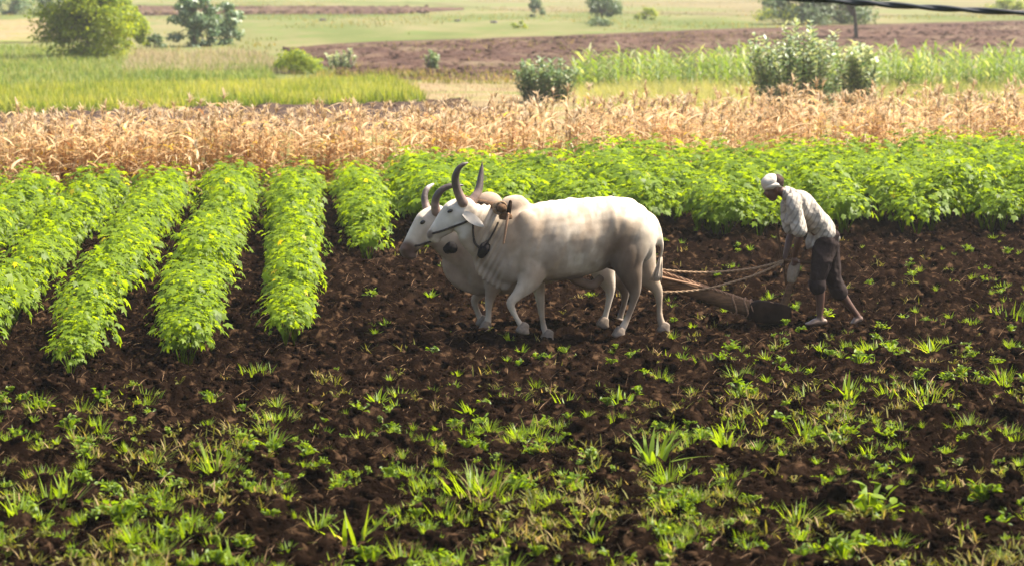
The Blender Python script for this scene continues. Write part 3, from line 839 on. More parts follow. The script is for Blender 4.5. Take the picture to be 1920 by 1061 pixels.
# twisted rope lying along the beam
g = Geo()
top = catmull(np.array([fr.P(1412, 571), fr.P(1380, 559), fr.P(1320, 539), fr.P(1240, 512), fr.P(1180, 490)]) + [0, 0, .012], 120)
for ph in (0, 2.1, 4.2):
    a = np.linspace(0, 60, 120) + ph
    V, T = tube(top + np.stack([0 * a, .016 * np.cos(a), .011 * np.sin(a)], 1), [.01] * 120, 6, caps=False); g.add(V, T)
V, T = tube(catmull(np.array([fr.P(1330, 541, .045), fr.P(1290, 531, .05), fr.P(1235, 519, .05)]), 20), [.014] * 20, 6); g.add(V, T)
for (cx, cy) in ((1397, 577), (1375, 571), (1408, 580)):
    th = np.linspace(0, 2 * math.pi, 25); c = fr.P(cx, cy)
    V, T = tube(np.array([c + [.02 * math.sin(q * 2), .062 * math.cos(q), .1 * math.sin(q) + .004 * math.sin(5 * q)] for q in th]), [.009] * 25, 6, caps=False); g.add(V, T)
link('beam_rope', g.mesh('beam_rope', M['rope_red'], True), plough)

# reins
def rope2(label, pts, r):
    P = catmull(fr.world(np.array([fr.P(*p) for p in pts])), 14 * len(pts)); P = P[::1]
    g = Geo(); ln_ = np.concatenate([[0], np.cumsum(np.linalg.norm(np.diff(P, axis=0), axis=1))])
    for ph in (0, math.pi):
        a = ln_ * 55 + ph
        V, T = tube(P + np.stack([0 * a, r * .55 * np.cos(a), r * .55 * np.sin(a)], 1), [r * .75] * len(P), 6, lat=(0, .2, 1)); g.add(V, T)
    link('rein_rope', g.mesh('rein_rope', M['rope'], True), label=label, cat='rope', group='reins held by the ploughman')
rope2('upper tan rein running almost level from the bulls to the ploughman\'s hands', [(1180, 488, -.1), (1215, 500, -.05), (1250, 507, 0), (1310, 511, 0), (1360, 509, 0), (1410, 504, 0), (1445, 496, 0), (1468, 489, -.05)], .01)
rope2('lower sagging tan rein crossing in front of the plough beam', [(1216, 546, .1), (1245, 547.5, .1), (1290, 545.5, .08), (1330, 540, .08), (1380, 527, .06), (1420, 514, .04), (1468, 492, -.03)], .01)
P = fr.world(np.array([fr.P(1456, 421, -.08), fr.P(1460, 450, -.09), fr.P(1465, 480, -.1), fr.P(1471, 510, -.1), (fr.P(1474, 532, -.1))]))
V, T = tube(P, [.011, .013, .015, .015, .013], 8, 16)
link('goad_stick', mesh_tris('goad_stick', V, T, M['wood'], True), label='thin dark goad stick held upright in the ploughman\'s hand', cat='stick')

# ---------------------------------------------------------------- the ploughman
fr = Frame(1540, 24.9)
Q = MIDF.P(1540, 600); fr.o = MIDF.world(MIDF.P(1540, 606))[0]; fr.o[2] = 0
S = []
def limb(pts, n=16, seg=12):
    P, R = paths(fr, pts); S.append(tube(P, R, seg, n))
limb([(1549, 462, 0, (.15, .11)), (1543, 446, 0, (.14, .105)), (1528, 420, 0, (.13, .095)), (1510, 396, 0, (.155, .105)), (1494, 378, 0, (.165, .1)), (1481, 368, 0, (.12, .07)), (1474, 363, 0, (.06, .055))], 20, 16)
limb([(1480, 368, 0, .058), (1470, 362, 0, .052), (1459, 357, 0, .05)])
S.append(blob(fr.P(1449, 347), (.1, .076, .105), roty(.35)))
S.append(blob(fr.P(1446, 361), (.07, .058, .075), roty(.5)))
S.append(blob(fr.P(1450, 371), (.045, .042, .035), roty(.5)))      # chin
S.append(blob(fr.P(1435.5, 362.5), (.026, .017, .02)))                 # nose
S.append(blob(fr.P(1441, 369.5), (.02, .026, .01)))                # lips
S.append(blob(fr.P(1439, 355), (.02, .05, .012)))                  # brow
for s in (1, -1):
    S.append(blob(fr.P(1455, 356, .073 * s), (.018, .012, .03)))   # ears
def hand(w, g, s, lat):
    """palm at g with four fingers curled round the grip and a thumb from its side"""
    Wp, G = np.array(w), np.array(g)
    d = (G - Wp) / np.linalg.norm(G - Wp)
    S.append(blob(G, (.03, .042, .045)))
    fwd = np.array([1.0, 0, 0]); 
    for k, L in zip(range(4), (.9, 1.0, .95, .78)):
        o = np.array([0, (.03 - .02 * k), 0])
        a = G + o + d * .03 + fwd * .012
        S.append(tube(np.array([G + o, a, a + (d * .025 + fwd * .012) * L, a + (d * .02 - fwd * .022) * L, a + (-d * .004 - fwd * .035) * L]), [.0105, .0105, .01, .009, .007], 6, 10))
    a = G + np.array([0, .045 * s, 0])
    S.append(tube(np.array([G + np.array([0, .02 * s, .02]), a + [-.01, 0, 0], a + d * .025 - fwd * .025, a + d * .02 - fwd * .045]), [.013, .0125, .011, .008], 6, 8))
limb([(1487, 377, .16, .06), (1492, 400, .19, .052), (1500, 434, .2, .043), (1497, 452, .18, .042), (1492, 472, .1, .03), (1490, 480, .06, .027)], 18)
hand(fr.P(1491, 477, .07), fr.P(1490, 488, .05), 1, 0)
limb([(1480, 377, -.16, .06), (1480, 400, -.19, .052), (1483, 434, -.2, .043), (1480, 452, -.18, .041), (1474, 474, -.13, .03), (1472, 481, -.12, .027)], 18)
hand(fr.P(1473, 478, -.12), fr.P(1470, 489, -.12), -1, 0)
limb([(1547, 458, .085, (.09, .11)), (1540, 490, .095, (.082, .09)), (1533, 520, .1, (.062, .064)), (1537, 543, .1, (.056, .058)), (1538, 570, .1, .042), (1537, 590, .1, .035), (1538, 598, .1, .038)], 24)
limb([(1549, 458, -.085, (.09, .11)), (1557, 490, -.095, (.08, .09)), (1562, 520, -.1, (.06, .062)), (1574, 545, -.1, (.054, .056)), (1592, 571, -.1, .04), (1605, 588, -.1, .033), (1609, 595, -.1, .036)], 24)
def foot(h, t, lat):
    P, R = paths(fr, [(h[0], h[1], lat, (.034, .03)), ((h[0] * .5 + t[0] * .5), (h[1] * .5 + t[1] * .5) - 2, lat, (.042, .034)), (t[0] * .8 + h[0] * .2, t[1] * .8 + h[1] * .2, lat, (.046, .022)), (t[0], t[1], lat, (.036, .014))])
    S.append(tube(P, R, 12, 12))
foot((1546, 602), (1512, 607), .1)
foot((1613, 597), (1597, 606), -.1)
V, T, N = fuse(S, .0075, 4)
px, py = to_px(fr.world(V))
col = np.tile(np.array([.1, .048, .03]), (len(V), 1))
col = mixc(col, (.26, .18, .13), .8 * soft(590, 602, py))
man = link('person', mesh_tris('person', V, T, M['skin'], True, col=col), label='barefoot man in a pale shirt and rolled dark trousers bending over the plough handle', cat='person', loc=fr.o, rz=YAW)
for s in (1, -1):
    V, T = blob(fr.P(1440, 358.5, .033 * s), (.01, .014, .008)); link('eye', mesh_tris('eye', V, T, M['eye'], True), man)

def cloth_mat(name, c1, c2, stripe=None):
    m, nt, new, ln = nodes(name)
    tc = new('ShaderNodeTexCoord')
    n = new('ShaderNodeTexNoise'); n.inputs['Scale'].default_value = 6; n.inputs['Detail'].default_value = 6; ln(tc.outputs['Object'], n.inputs['Vector'])
    r = ramp(new, [(.3, c1), (.7, c2)]); ln(n.outputs['Fac'], r.inputs[0]); c = r.outputs[0]
    if stripe:
        a = new('ShaderNodeAttribute'); a.attribute_name = 'rnd'
        s = new('ShaderNodeMath'); s.operation = 'SINE'; mu = new('ShaderNodeMath'); mu.operation = 'MULTIPLY'; mu.inputs[1].default_value = stripe[1]
        ln(a.outputs['Fac'], mu.inputs[0]); ln(mu.outputs[0], s.inputs[0])
        rr = ramp(new, [(.3, (0, 0, 0)), (.95, (.75,) * 3)]); ln(s.outputs[0], rr.inputs[0])
        mx = new('ShaderNodeMix'); mx.data_type = 'RGBA'; ln(rr.outputs[0], mx.inputs[0]); ln(c, mx.inputs[6]); mx.inputs[7].default_value = (*stripe[0], 1); c = mx.outputs[2]
    p = new('ShaderNodeBsdfPrincipled'); ln(c, p.inputs['Base Color']); p.inputs['Roughness'].default_value = .9; p.inputs['Specular IOR Level'].default_value = .1
    nb = new('ShaderNodeTexNoise'); nb.inputs['Scale'].default_value = 18; nb.inputs['Detail'].default_value = 5; ln(tc.outputs['Object'], nb.inputs['Vector'])
    b = new('ShaderNodeBump'); b.inputs['Strength'].default_value = .5; b.inputs['Distance'].default_value = .03; ln(nb.outputs['Fac'], b.inputs['Height']); ln(b.outputs[0], p.inputs['Normal'])
    o = new('ShaderNodeOutputMaterial'); ln(p.outputs[0], o.inputs[0]); return m
M['shirt'] = cloth_mat('shirt_cloth', (.27, .235, .19), (.47, .42, .355), ((.2, .17, .15), 120))
M['trousers'] = cloth_mat('trouser_cloth', (.018, .012, .011), (.045, .031, .027))
M['cap'] = cloth_mat('cap_cloth', (.38, .33, .28), (.55, .5, .43))
M['hair'] = plain_mat('dark_cloth', (.03, .02, .016), (.08, .05, .04), 40, .9, .1, .5, 60)
def wrinkle(V, N, a, k=1.0):
    f = np.abs(fbm(V[:, 0] * 7 * k + V[:, 1] * 4, V[:, 2] * 5 * k + V[:, 1] * 5, 21, 3) - .45)
    return V + N * (a * (.12 - f))[:, None] * 8
S = []
limb([(1562, 445, 0, (.13, .06)), (1548, 439, 0, (.165, .118)), (1530, 417, 0, (.168, .132)), (1511, 394, 0, (.182, .13)), (1494, 377, 0, (.19, .123)), (1482, 368, 0, (.14, .085)), (1474, 363, 0, (.075, .068))], 24, 18)
limb([(1538, 440, 0, (.15, .1)), (1524, 450, 0, (.13, .05)), (1518, 464, .03, (.06, .018))], 12)
limb([(1494, 395, 0, (.15, .07)), (1482, 408, 0, (.12, .04)), (1477, 418, 0, (.09, .02))], 10)
limb([(1489, 376, .14, .075), (1491, 395, .185, .078), (1496, 418, .2, .075), (1499, 431, .205, .073)], 14)
limb([(1481, 376, -.14, .082), (1479, 395, -.19, .085), (1482, 418, -.205, .083), (1484, 428, -.21, .08)], 14)
V, T, N = fuse(S, .011, 4)
V = wrinkle(V, N, .013)
link('shirt', mesh_tris('shirt', V, T, M['shirt'], True, V[:, 0] * 1.0 + .45 * V[:, 2]), man)
S = []
limb([(1560, 440, 0, (.15, .06)), (1551, 452, 0, (.165, .125)), (1549, 466, 0, (.16, .12))], 10, 16)
limb([(1549, 455, .085, (.1, .13)), (1541, 490, .1, (.098, .112)), (1533, 519, .105, (.088, .088)), (1532, 533, .105, (.086, .086))], 18)
limb([(1550, 455, -.085, (.1, .13)), (1557, 490, -.1, (.095, .11)), (1563, 521, -.105, (.084, .084)), (1572, 545, -.105, (.08, .08))], 18)
V, T, N = fuse(S, .011, 3)
V = wrinkle(V, N, .01)
tr_ = link('trousers', mesh_tris('trousers', V, T, M['trousers'], True), man)
for l, a, b in ((.105, (1532, 531), (1533, 537)), (-.105, (1570, 541), (1574, 548))):
    P, R = paths(fr, [(a[0], a[1], l, .091), (b[0], b[1], l, .09)])
    V, T = tube(P, R, 16, 4); link('rolled_cuff', mesh_tris('rolled_cuff', V, T, M['trousers'], True), tr_)
V, T = blob(fr.P(1444, 342.5), (.098, .09, .09), roty(.6))
link('head_cloth', mesh_tris('head_cloth', V + .004 * np.sin(V[:, [2, 0, 1]] * 60), T, M['cap'], True), man)
V, T = blob(fr.P(1456, 341), (.075, .084, .08), roty(.35))
link('hair', mesh_tris('hair', V + .003 * np.sin(V[:, [2, 0, 1]] * 90), T, M['hair'], True), man)
P = np.array([fr.P(1464, 349, .05), fr.P(1456, 347, .09), fr.P(1447, 350, .088), fr.P(1437, 352, .05)])
V, T = tube(P, [(.012, .02)] * 4, 8, 12); link('cloth_band', mesh_tris('cloth_band', V, T, M['cap'], True), man)

#==NEXT2==
# ================================================================== SOIL CLODS, STRAW, WEEDS
def in_px(x, y, z=0):
    a, b = to_px(np.stack([np.asarray(x, float), np.asarray(y, float), np.zeros_like(np.asarray(x, float)) + z], 1)); return a, b

def field_points(n, y0, y1, rng, margin=.4):
    """points on the ploughed soil, a few more of them near the camera"""
    y = 1 / (1 / y0 + (1 / y1 - 1 / y0) * rng.random(n) ** .8); x = (rng.random(n) * 2 - 1) * (y * .212 + margin)
    return x, y

# cotton rows first: their places decide where weeds stay away
RD = np.array([math.sin(rad(-4.8)), math.cos(rad(-4.8))]); RN = np.array([RD[1], -RD[0]])
ROW0 = -2.15 * RN[0] + 23.3 * RN[1]                     # the row that ends in front of the bulls' heads
ROW_STEP = .985
def row_xy(k, s): 
    c = ROW0 + k * ROW_STEP
    return c * RN[0] + s * RD[0], c * RN[1] + s * RD[1]
def row_start(k):
    if k <= -3: return 22.2 + .1 * (k + 3)
    return {-2: 21.9, -1: 22.1, 0: 23.4, 1: 31.6, 2: 33.0}.get(k, 33.2 + .12 * (k - 3))
def row_end(k):
    x, y = row_xy(k, 38); return 38.5 + .36 * (x + 6.3)

def clod_shape(seed, sub):
    r = np.random.default_rng(seed); V, T = ICO[sub]
    a, b = r.normal(size=(2, 3)) * 1.5
    f = 1 + .3 * np.sin(V @ a * 1.7 + seed) + .25 * np.sin(V @ b * 3.1) + r.normal(0, .1, len(V))
    V = np.clip(V * f[:, None], -.85, .85) * [1, .85, .75]
    return V @ rotz(seed).T, T, np.full(len(V), .5)
CL1 = [clod_shape(k, 1) for k in range(8)]
CL2 = [clod_shape(k + 20, 2) for k in range(6)]
rg = np.random.default_rng(11)
x, y = field_points(11000, 12.5, 37, rg)
s = .014 + .04 * rg.random(11000) ** 2.5
z = soil(x, y)
g = merged(CL1, zip(rg.integers(0, 8, 11000), x, y, z, rg.random(11000) * 6.3, s))
x, y = field_points(2600, 12.5, 36, rg); s = .04 + .055 * rg.random(2600) ** 1.6; z = soil(x, y) - .2 * s
g2 = merged(CL2, zip(rg.integers(0, 6, 2600), x, y, z, rg.random(2600) * 6.3, s))
g.add(*g2.get())
link('soil_clods', g.mesh('soil_clods', M['clod'], False), kind='stuff')
BIG = [(905, 975, .16, 'round black clod beside the wide low grass patch below the bulls'), (1895, 780, .17, 'black clod at the far right among the tall weeds'), (1800, 672, .13, 'dark clod behind the weeds to the right of the ploughman'),
       (890, 800, .12, 'dark clod between two grass tufts straight below the near bull'), (215, 930, .13, 'black clod beside the long grass blades at the lower left'), (190, 840, .13, 'dark clod left of the tall pale-tipped grass tuft'),
       (1075, 768, .09, 'small dark clod at the foot of a grass tuft below the near bull'), (720, 910, .14, 'dark clod left of the wide low grass patch'), (490, 1000, .15, 'big dark clod between weeds at the bottom left of the field'),
       (1500, 905, .14, 'dark clod below the ploughman near the lower weeds'), (1580, 810, .12, 'dark clod under the row of grass tufts below the ploughman'), (1330, 1010, .14, 'dark clod at the bottom edge right of the middle')]
for k, (a, b, r, lab) in enumerate(BIG):
    p = proj(a, b); p[2] = soil(p[0], p[1])
    V, T, R = clod_shape(60 + k, 3)
    n = fbm(V[:, 0] * 6 + 9 * k, V[:, 1] * 6 + V[:, 2] * 5, k, 3) - .45
    link('soil_clod', mesh_tris('soil_clod', V * (1 + .35 * n)[:, None], T, M['clod'], True, R), label=lab, cat='clod', group='large dark clods on the ploughed soil', loc=p - [0, 0, .2 * r], rz=k, scale=r * .8)

# straw and roots on the soil
n = 9000
x, y = field_points(n, 12.5, 36, rg); base = np.stack([x, y, soil(x, y) + .012], 1)
g = Geo().add(*blades(base, rg.random(n) * 6.3, .03 + .16 * rg.random(n) ** 3, .0015 + .0028 * rg.random(n) ** 2, .6 + .39 * rg.random(n), .6 * rg.random(n), 4, rg.random(n) * .8, 1.2))
link('straw_litter', g.mesh('straw_litter', M['straw']), kind='stuff')

# ---- grass tufts
def tuft_shape(seed, n, L, W, lean=.75, wide=1.0, droop=.35):
    r = np.random.default_rng(seed)
    az = r.random(n) * 6.3; rr = r.random(n) ** .7 * .06 * wide
    base = np.stack([np.cos(az) * rr, np.sin(az) * rr, np.full(n, -.02)], 1)
    tint = r.normal(.5, .13, n); tint[r.random(n) < .03] = .97
    return blades(base, az + r.normal(0, .5, n), L * (.5 + .6 * r.random(n)), W * (.6 + .6 * r.random(n)), .1 + lean * r.random(n), droop * r.random(n), 4, np.clip(tint, 0, 1), .4)
def weed_shape(seed, n, size):
    r = np.random.default_rng(seed); u = r.random(n)
    C = np.stack([r.normal(0, .3, n), r.normal(0, .3, n), .08 + .6 * u], 1) * size
    N = np.stack([r.normal(0, .5, n), r.normal(0, .5, n), np.ones(n)], 1)
    V, T, R = leaves(C, N, size * (.22 + .2 * r.random(n)), LEAF_OVAL, np.clip(r.normal(.45, .2, n), 0, 1))
    V = np.vstack([V, [[0, 0, 0]]]); R = np.append(R, .4); b = np.arange(n) * 7
    T = np.vstack([T, np.stack([np.full(n, 7 * n), b, b + 6], 1)])
    return V, T, R
    V2, T2, R2 = blades(np.zeros((6, 3)), r.random(6) * 6.3, np.full(6, size * .7), np.full(6, .004), .5 * r.random(6), .2 * r.random(6), 2, np.full(6, .3))
    return Geo().add(V, T, R).add(V2, T2, R2).get()
TUFT = {}
TUFT['fine'] = [tuft_shape(k, 34, .2, .0045, .8) for k in range(4)]
TUFT['broad'] = [tuft_shape(10 + k, 24, .19, .0105, .85, 1.2, .4) for k in range(4)]
TUFT['tall'] = [tuft_shape(20 + k, 28, .25, .008, .7, 1.2, .3) for k in range(3)]
TUFT['wide'] = [tuft_shape(30 + k, 60, .18, .006, .7, 3.2, .3) for k in range(3)]
TUFT['leafy'] = [weed_shape(40 + k, 26, .2) for k in range(3)]
TM = {k: [mesh_tris('grass_tuft', V, T, M['grass'], False, R) for V, T, R in v] for k, v in TUFT.items()}
HERO = [(510, 835, 1.0, 'broad', 'bright green short grass tuft below the third cotton row from the left'), (405, 890, 1.15, 'tall', 'tall grass tuft with whitish tips below the cotton rows'),
        (100, 940, 1.1, 'tall', 'long-bladed grass tuft at the lower left edge'), (125, 925, 1.0, 'broad', 'broad-bladed grass clump beside the black clod at the lower left'), (285, 880, 1.0, 'fine', 'fine upright grass tuft left of the tall whitish-tipped tuft'),
        (1060, 762, .9, 'broad', 'bright grass tuft below the near bull\'s belly, a dark clod at its foot'), (885, 780, .85, 'broad', 'grass tuft with spread blades below the near bull\'s front legs'), (1165, 752, 1.1, 'broad', 'dense grass tuft below the near bull\'s hind legs'),
        (1225, 870, 1.6, 'broad', 'largest green grass clump, in the middle right of the foreground'), (1250, 905, 1.2, 'fine', 'fine pale grass clump just under the largest clump'), (1360, 845, 1.1, 'broad', 'grass tuft right of the largest clump'),
        (900, 955, 1.2, 'wide', 'wide low grass patch above a round black clod'), (1105, 1000, 1.0, 'tall', 'grass tuft with arching blades at the bottom middle'), (665, 1000, 1.5, 'broad', 'large grass clump at the bottom left of the middle'),
        (230, 985, 1.2, 'leafy', 'leafy yellow-green weed at the lower left between clods'), (1630, 960, 1.4, 'leafy', 'large yellow-green broad-leaved weed at the lower right'), (1825, 810, 1.25, 'fine', 'tall grey-green grass tuft at the right beside the black clod'),
        (1845, 935, 1.0, 'leafy', 'green broad-leaved weed at the far right of the lower field'), (1890, 592, 1.3, 'wide', 'wide bright grass patch at the right edge behind the ploughman'), (1610, 680, .95, 'leafy', 'leafy green weed just below the ploughman\'s trailing foot'),
        (1520, 750, 1.0, 'fine', 'grass tuft in the row of tufts below the ploughman, at its left end'), (1590, 752, 1.2, 'broad', 'dark green broad grass tuft in the row of tufts below the ploughman'), (1665, 750, 1.0, 'fine', 'fine grass tuft next right in the row of tufts below the ploughman'),
        (1730, 755, 1.0, 'wide', 'low grass patch at the right end of the row of tufts below the ploughman'), (1385, 708, 1.0, 'fine', 'fine bright grass tuft below the plough block'), (1390, 735, .8, 'leafy', 'small leafy weed under the fine tuft below the plough block'),
        (950, 748, .8, 'wide', 'low yellow-green grass patch below the bulls\' front feet'), (708, 760, .8, 'broad', 'grass tuft right of the cotton row ends'), (520, 760, .75, 'fine', 'small fine tuft just below the rightmost of the long cotton rows'),
        (75, 765, .9, 'fine', 'fine grass tuft at the left edge below the cotton rows'), (190, 815, .85, 'fine', 'fine grass tuft below the leftmost row ends'), (1505, 815, .9, 'tall', 'upright grass tuft below the row of tufts under the ploughman'),
        (1690, 815, .9, 'fine', 'fine tuft below the right end of the row of tufts'), (1240, 705, .8, 'fine', 'small tuft below the near bull\'s hind hoof'), (1885, 720, 1.1, 'fine', 'fine pale grass at the right edge above the black clod'),
        (1495, 970, 1.1, 'fine', 'fine spreading grass left of the large broad-leaved weed'), (1240, 990, .8, 'broad', 'small star-shaped grass tuft at the bottom right of the middle'), (1580, 1035, 1.1, 'leafy', 'leafy weed at the bottom edge below the large broad-leaved weed'),
        (760, 1052, 1.1, 'fine', 'grass tuft at the bottom edge left of the middle'), (1670, 660, .9, 'leafy', 'leafy weed standing right of the ploughman\'s trailing foot'), (1745, 660, 1.15, 'fine', 'tall thin pale weed right of the ploughman'), (430, 1050, 1.1, 'broad', 'broad tuft at the bottom edge towards the left')]
hx = []
for k, (a, b, sc, kind, lab) in enumerate(HERO):
    p = proj(a, b); p[2] = soil(p[0], p[1]); hx.append(p)
    link('grass_tuft' if kind != 'leafy' else 'leafy_weed', TM[kind][k % len(TM[kind])], label=lab, cat='grass tuft' if kind != 'leafy' else 'weed', group='grass tufts and weeds on the ploughed soil', loc=p, rz=k * 1.7, scale=sc * 1.05)
# the other tufts big enough to count
rg = np.random.default_rng(23)
cnt = 0; rest = []
x, y = field_points(2600, 12.6, 33, rg, .2)
P, Q = in_px(x, y)
dens = soft(650, 960, Q + 30 * (P > 1300) + 50 * (P > 1600)) * .55 + .05
dens = dens * np.where((P < 760) & (Q > 850), .65, 1) * (.12 + 1.4 * soft(.42, .58, fbm(x * .8, y * .8, 91, 3)))
ok = (rg.random(len(x)) < dens) & ~((Q < 700) & (P < 760)) & ~((Q < 655) & (P > 800) & (P < 1640))
idx = np.where(ok)[0]
idx = idx[np.argsort(y[idx])]
kinds = ['fine', 'broad', 'wide', 'fine', 'leafy', 'tall', 'wide', 'fine', 'leafy']
for q, i in enumerate(idx):
    kd = kinds[rg.integers(0, len(kinds))]; v = rg.integers(0, len(TM[kd])); sc = .36 + .48 * rg.random() ** 1.5
    pos = (x[i], y[i], float(soil(x[i], y[i])))
    if q % 2 == 0 and cnt < 250:
        cnt += 1
        where = 'the cotton rows' if P[i] < 640 else ('the bulls' if P[i] < 1250 else 'the plough and ploughman')
        link('grass_tuft' if kd != 'leafy' else 'leafy_weed', TM[kd][v], label=('low leafy weed on the dark clods below ' if kd == 'leafy' else 'low green grass tuft on the dark clods below ') + where, cat='grass tuft' if kd != 'leafy' else 'weed',
             group='grass tufts and weeds on the ploughed soil', loc=pos, rz=rg.random() * 6.3, scale=sc)
    else:
        rest.append((kd, v, *pos, rg.random() * 6.3, sc))
x, y = field_points(4200, 12.6, 38, rg, .3); P, Q = in_px(x, y)
d = .3 + .22 * soft(690, 900, Q) + .2 * (P > 1250) - .14 * (Q < 635)
ok = (rg.random(len(x)) < d * (.3 + 1.2 * soft(.4, .58, fbm(x * .7, y * .7, 92, 3)))) & ~((Q < 690) & (P < 640)) & ~((Q < 440) & (P > 600))
for i in np.where(ok)[0]:
    kd = ['broad', 'fine', 'leafy', 'broad', 'leafy'][rg.integers(0, 5)]
    rest.append((kd, rg.integers(0, len(TM[kd])), x[i], y[i], float(soil(x[i], y[i])), rg.random() * 6.3, .28 + .35 * rg.random()))
g = Geo()
for kd in TUFT:
    it = [r[1:] for r in rest if r[0] == kd]
    if it: g.add(*merged(TUFT[kd], it).get())
link('small_grass', g.mesh('small_grass', M['grass']), kind='stuff')
# ground cover of tiny weeds
TINY = [Geo().add(*blades(np.random.default_rng(k).normal(0, .03, (12, 3)) * [1, 1, 0], np.random.default_rng(k + 50).random(12) * 6.3, .03 + .07 * np.random.default_rng(k + 9).random(12), np.full(12, .0045), .2 + .7 * np.random.default_rng(k + 5).random(12), np.full(12, .2), 2)).get() for k in range(6)]
TINY += [weed_shape(70 + k, 10, .07) for k in range(4)]
n = 9000
x, y = field_points(n, 12.5, 34, rg, .3); P, Q = in_px(x, y)
d = (.1 + .38 * soft(660, 940, Q + 30 * (P > 1300))) * np.where((P < 760) & (Q > 850), .7, 1) * (.06 + 1.5 * soft(.43, .6, fbm(x * 1.5, y * 1.5, 95, 3)))
ok = (rg.random(n) < d) & ~((Q < 690) & (P < 640))
x, y = x[ok], y[ok]
g = merged(TINY, zip(rg.integers(0, len(TINY), len(x)), x, y, soil(x, y), rg.random(len(x)) * 6.3, .6 + 1.0 * rg.random(len(x))))
link('tiny_weeds', g.mesh('tiny_weeds', M['weed']), kind='stuff')

# ================================================================== COTTON
def cotton_shape(seed, n=128):
    r = np.random.default_rng(seed); g = Geo()
    az = r.random(n) * 2 * math.pi; u = r.random(n)
    ph = np.arccos(1 - 1.25 * u)                      # dome, a little below its equator
    k = .55 + .47 * r.random(n) ** .5
    lump = 1 + .2 * np.sin(az * 3 + seed) + .16 * np.sin(az * 5 + ph * 4 + seed * 2)
    C = np.stack([.37 * np.sin(ph) * np.cos(az) * k * lump, .37 * np.sin(ph) * np.sin(az) * k * lump, .36 + .34 * np.cos(ph) * k * lump], 1)
    N = np.stack([np.sin(ph) * np.cos(az), np.sin(ph) * np.sin(az), 1.1 + np.cos(ph)], 1) + r.normal(0, .33, (n, 3))
    tint = np.clip(.5 + .18 * (C[:, 2] - .45) + r.normal(0, .17, n), 0, .72); tint[r.random(n) < .0015] = 1
    out = np.stack([np.cos(az), np.sin(az), -.4 + 0 * az], 1) + r.normal(0, .4, (n, 3))
    V, T, R = leaves(C, N, .06 + .075 * r.random(n) ** 1.3, LEAF_LOBED, tint, out)
    g.add(V, T, R)
    for q in range(7):
        a = r.random() * 6.3; e = np.array([.22 * math.cos(a), .22 * math.sin(a), .35 + .25 * r.random()])
        V, T = tube(np.array([[0, 0, -.03], e * [.4, .4, .5], e]), [.008, .006, .003], 4, caps=False); g.add(V, T, .35)
    return g.get()
COT = [cotton_shape(k) for k in range(7)]
CM = [mesh_tris('cotton_plant', V, T, M['cotton'], False, R) for V, T, R in COT]
rg = np.random.default_rng(31)
plants = []
_o = 'first second third fourth fifth sixth seventh eighth ninth tenth eleventh twelfth thirteenth fourteenth fifteenth sixteenth seventeenth eighteenth nineteenth'.split()
_t = {2: 'twent', 3: 'thirt', 4: 'fort', 5: 'fift', 6: 'sixt'}
def ordinal(n): return _o[n - 1] if n < 20 else (_t[n // 10] + 'ieth' if n % 10 == 0 else _t[n // 10] + 'y-' + _o[n % 10 - 1])
ORD = {0: 'cotton row in front of the bulls\' heads', -1: 'second cotton row left of the bulls\' heads', -2: 'third cotton row left of the bulls\' heads', -3: 'fourth cotton row left of the bulls\' heads', -4: 'fifth cotton row left of the bulls\' heads', -5: 'sixth cotton row left of the bulls\' heads',
       1: 'short cotton row just left of the far bull\'s face', 2: 'cotton row behind the bulls\' horns'}
for k in range(-8, 16):
    s0 = row_start(k); first = True
    s_ = s0
    while True:
        x, y = row_xy(k, s_)
        if s_ > row_end(k): break
        a, b = in_px([x], [y])
        grow = soft(s0 - .6, s0 + 2.6, s_) + (.35 if k >= 2 else 0)
        sc = (.66 + .22 * grow + .16 * soft(27, 38, y)) * (.84 + .32 * rg.random()) * (1.1 if k >= 2 else 1)
        if -140 < a[0] < 2060:
            nth = 1 if first else nth + 1
            plants.append((y - 4 * (first), k, nth, rg.integers(0, 7), x + rg.normal(0, .16 if k >= 2 else .05), y + rg.normal(0, .1), rg.random() * 6.3, sc)); first = False
        s_ += .28 + .16 * rg.random()
plants.sort(key=lambda p: p[0])
rest = []
ENDL = {0: 'last cotton plant of the row in front of the bulls\' heads, facing the camera', -1: 'last cotton plant of the second row left of the bulls\' heads', -2: 'last cotton plant of the third row left of the bulls\' heads', -3: 'last cotton plant of the fourth row, at the left edge', 1: 'end plant of the short cotton row left of the far bull\'s muzzle'}
for q, (_, k, nth, v, x, y, r, sc) in enumerate(plants):
    z = float(soil(x, y))
    if q < 300:
        if nth == 1 and k in ENDL: lab = ENDL[k]
        elif k in ORD: lab = ordinal(nth) + ' plant up the ' + ORD[k]
        elif k < 0: lab = 'leafy green cotton plant in the rows at the far left edge'
        else: lab = ('leafy cotton plant along the field edge behind the bulls' if in_px([x], [y])[0][0] < 1300 else 'leafy cotton plant along the field edge behind the ploughman')
        link('cotton_plant', CM[v], label=lab, cat='cotton plant', group='cotton plants in rows', loc=(x, y, z), rz=r, scale=(sc * (.84 if k < 2 else 1), sc * (.9 if k < 2 else 1), sc * (.95 + .3 * ((q * 7) % 5) / 5)))
    else: rest.append((v, x, y, z, r, sc))
link('cotton_crop', merged(COT, rest).mesh('cotton_crop', M['cotton']), kind='stuff')

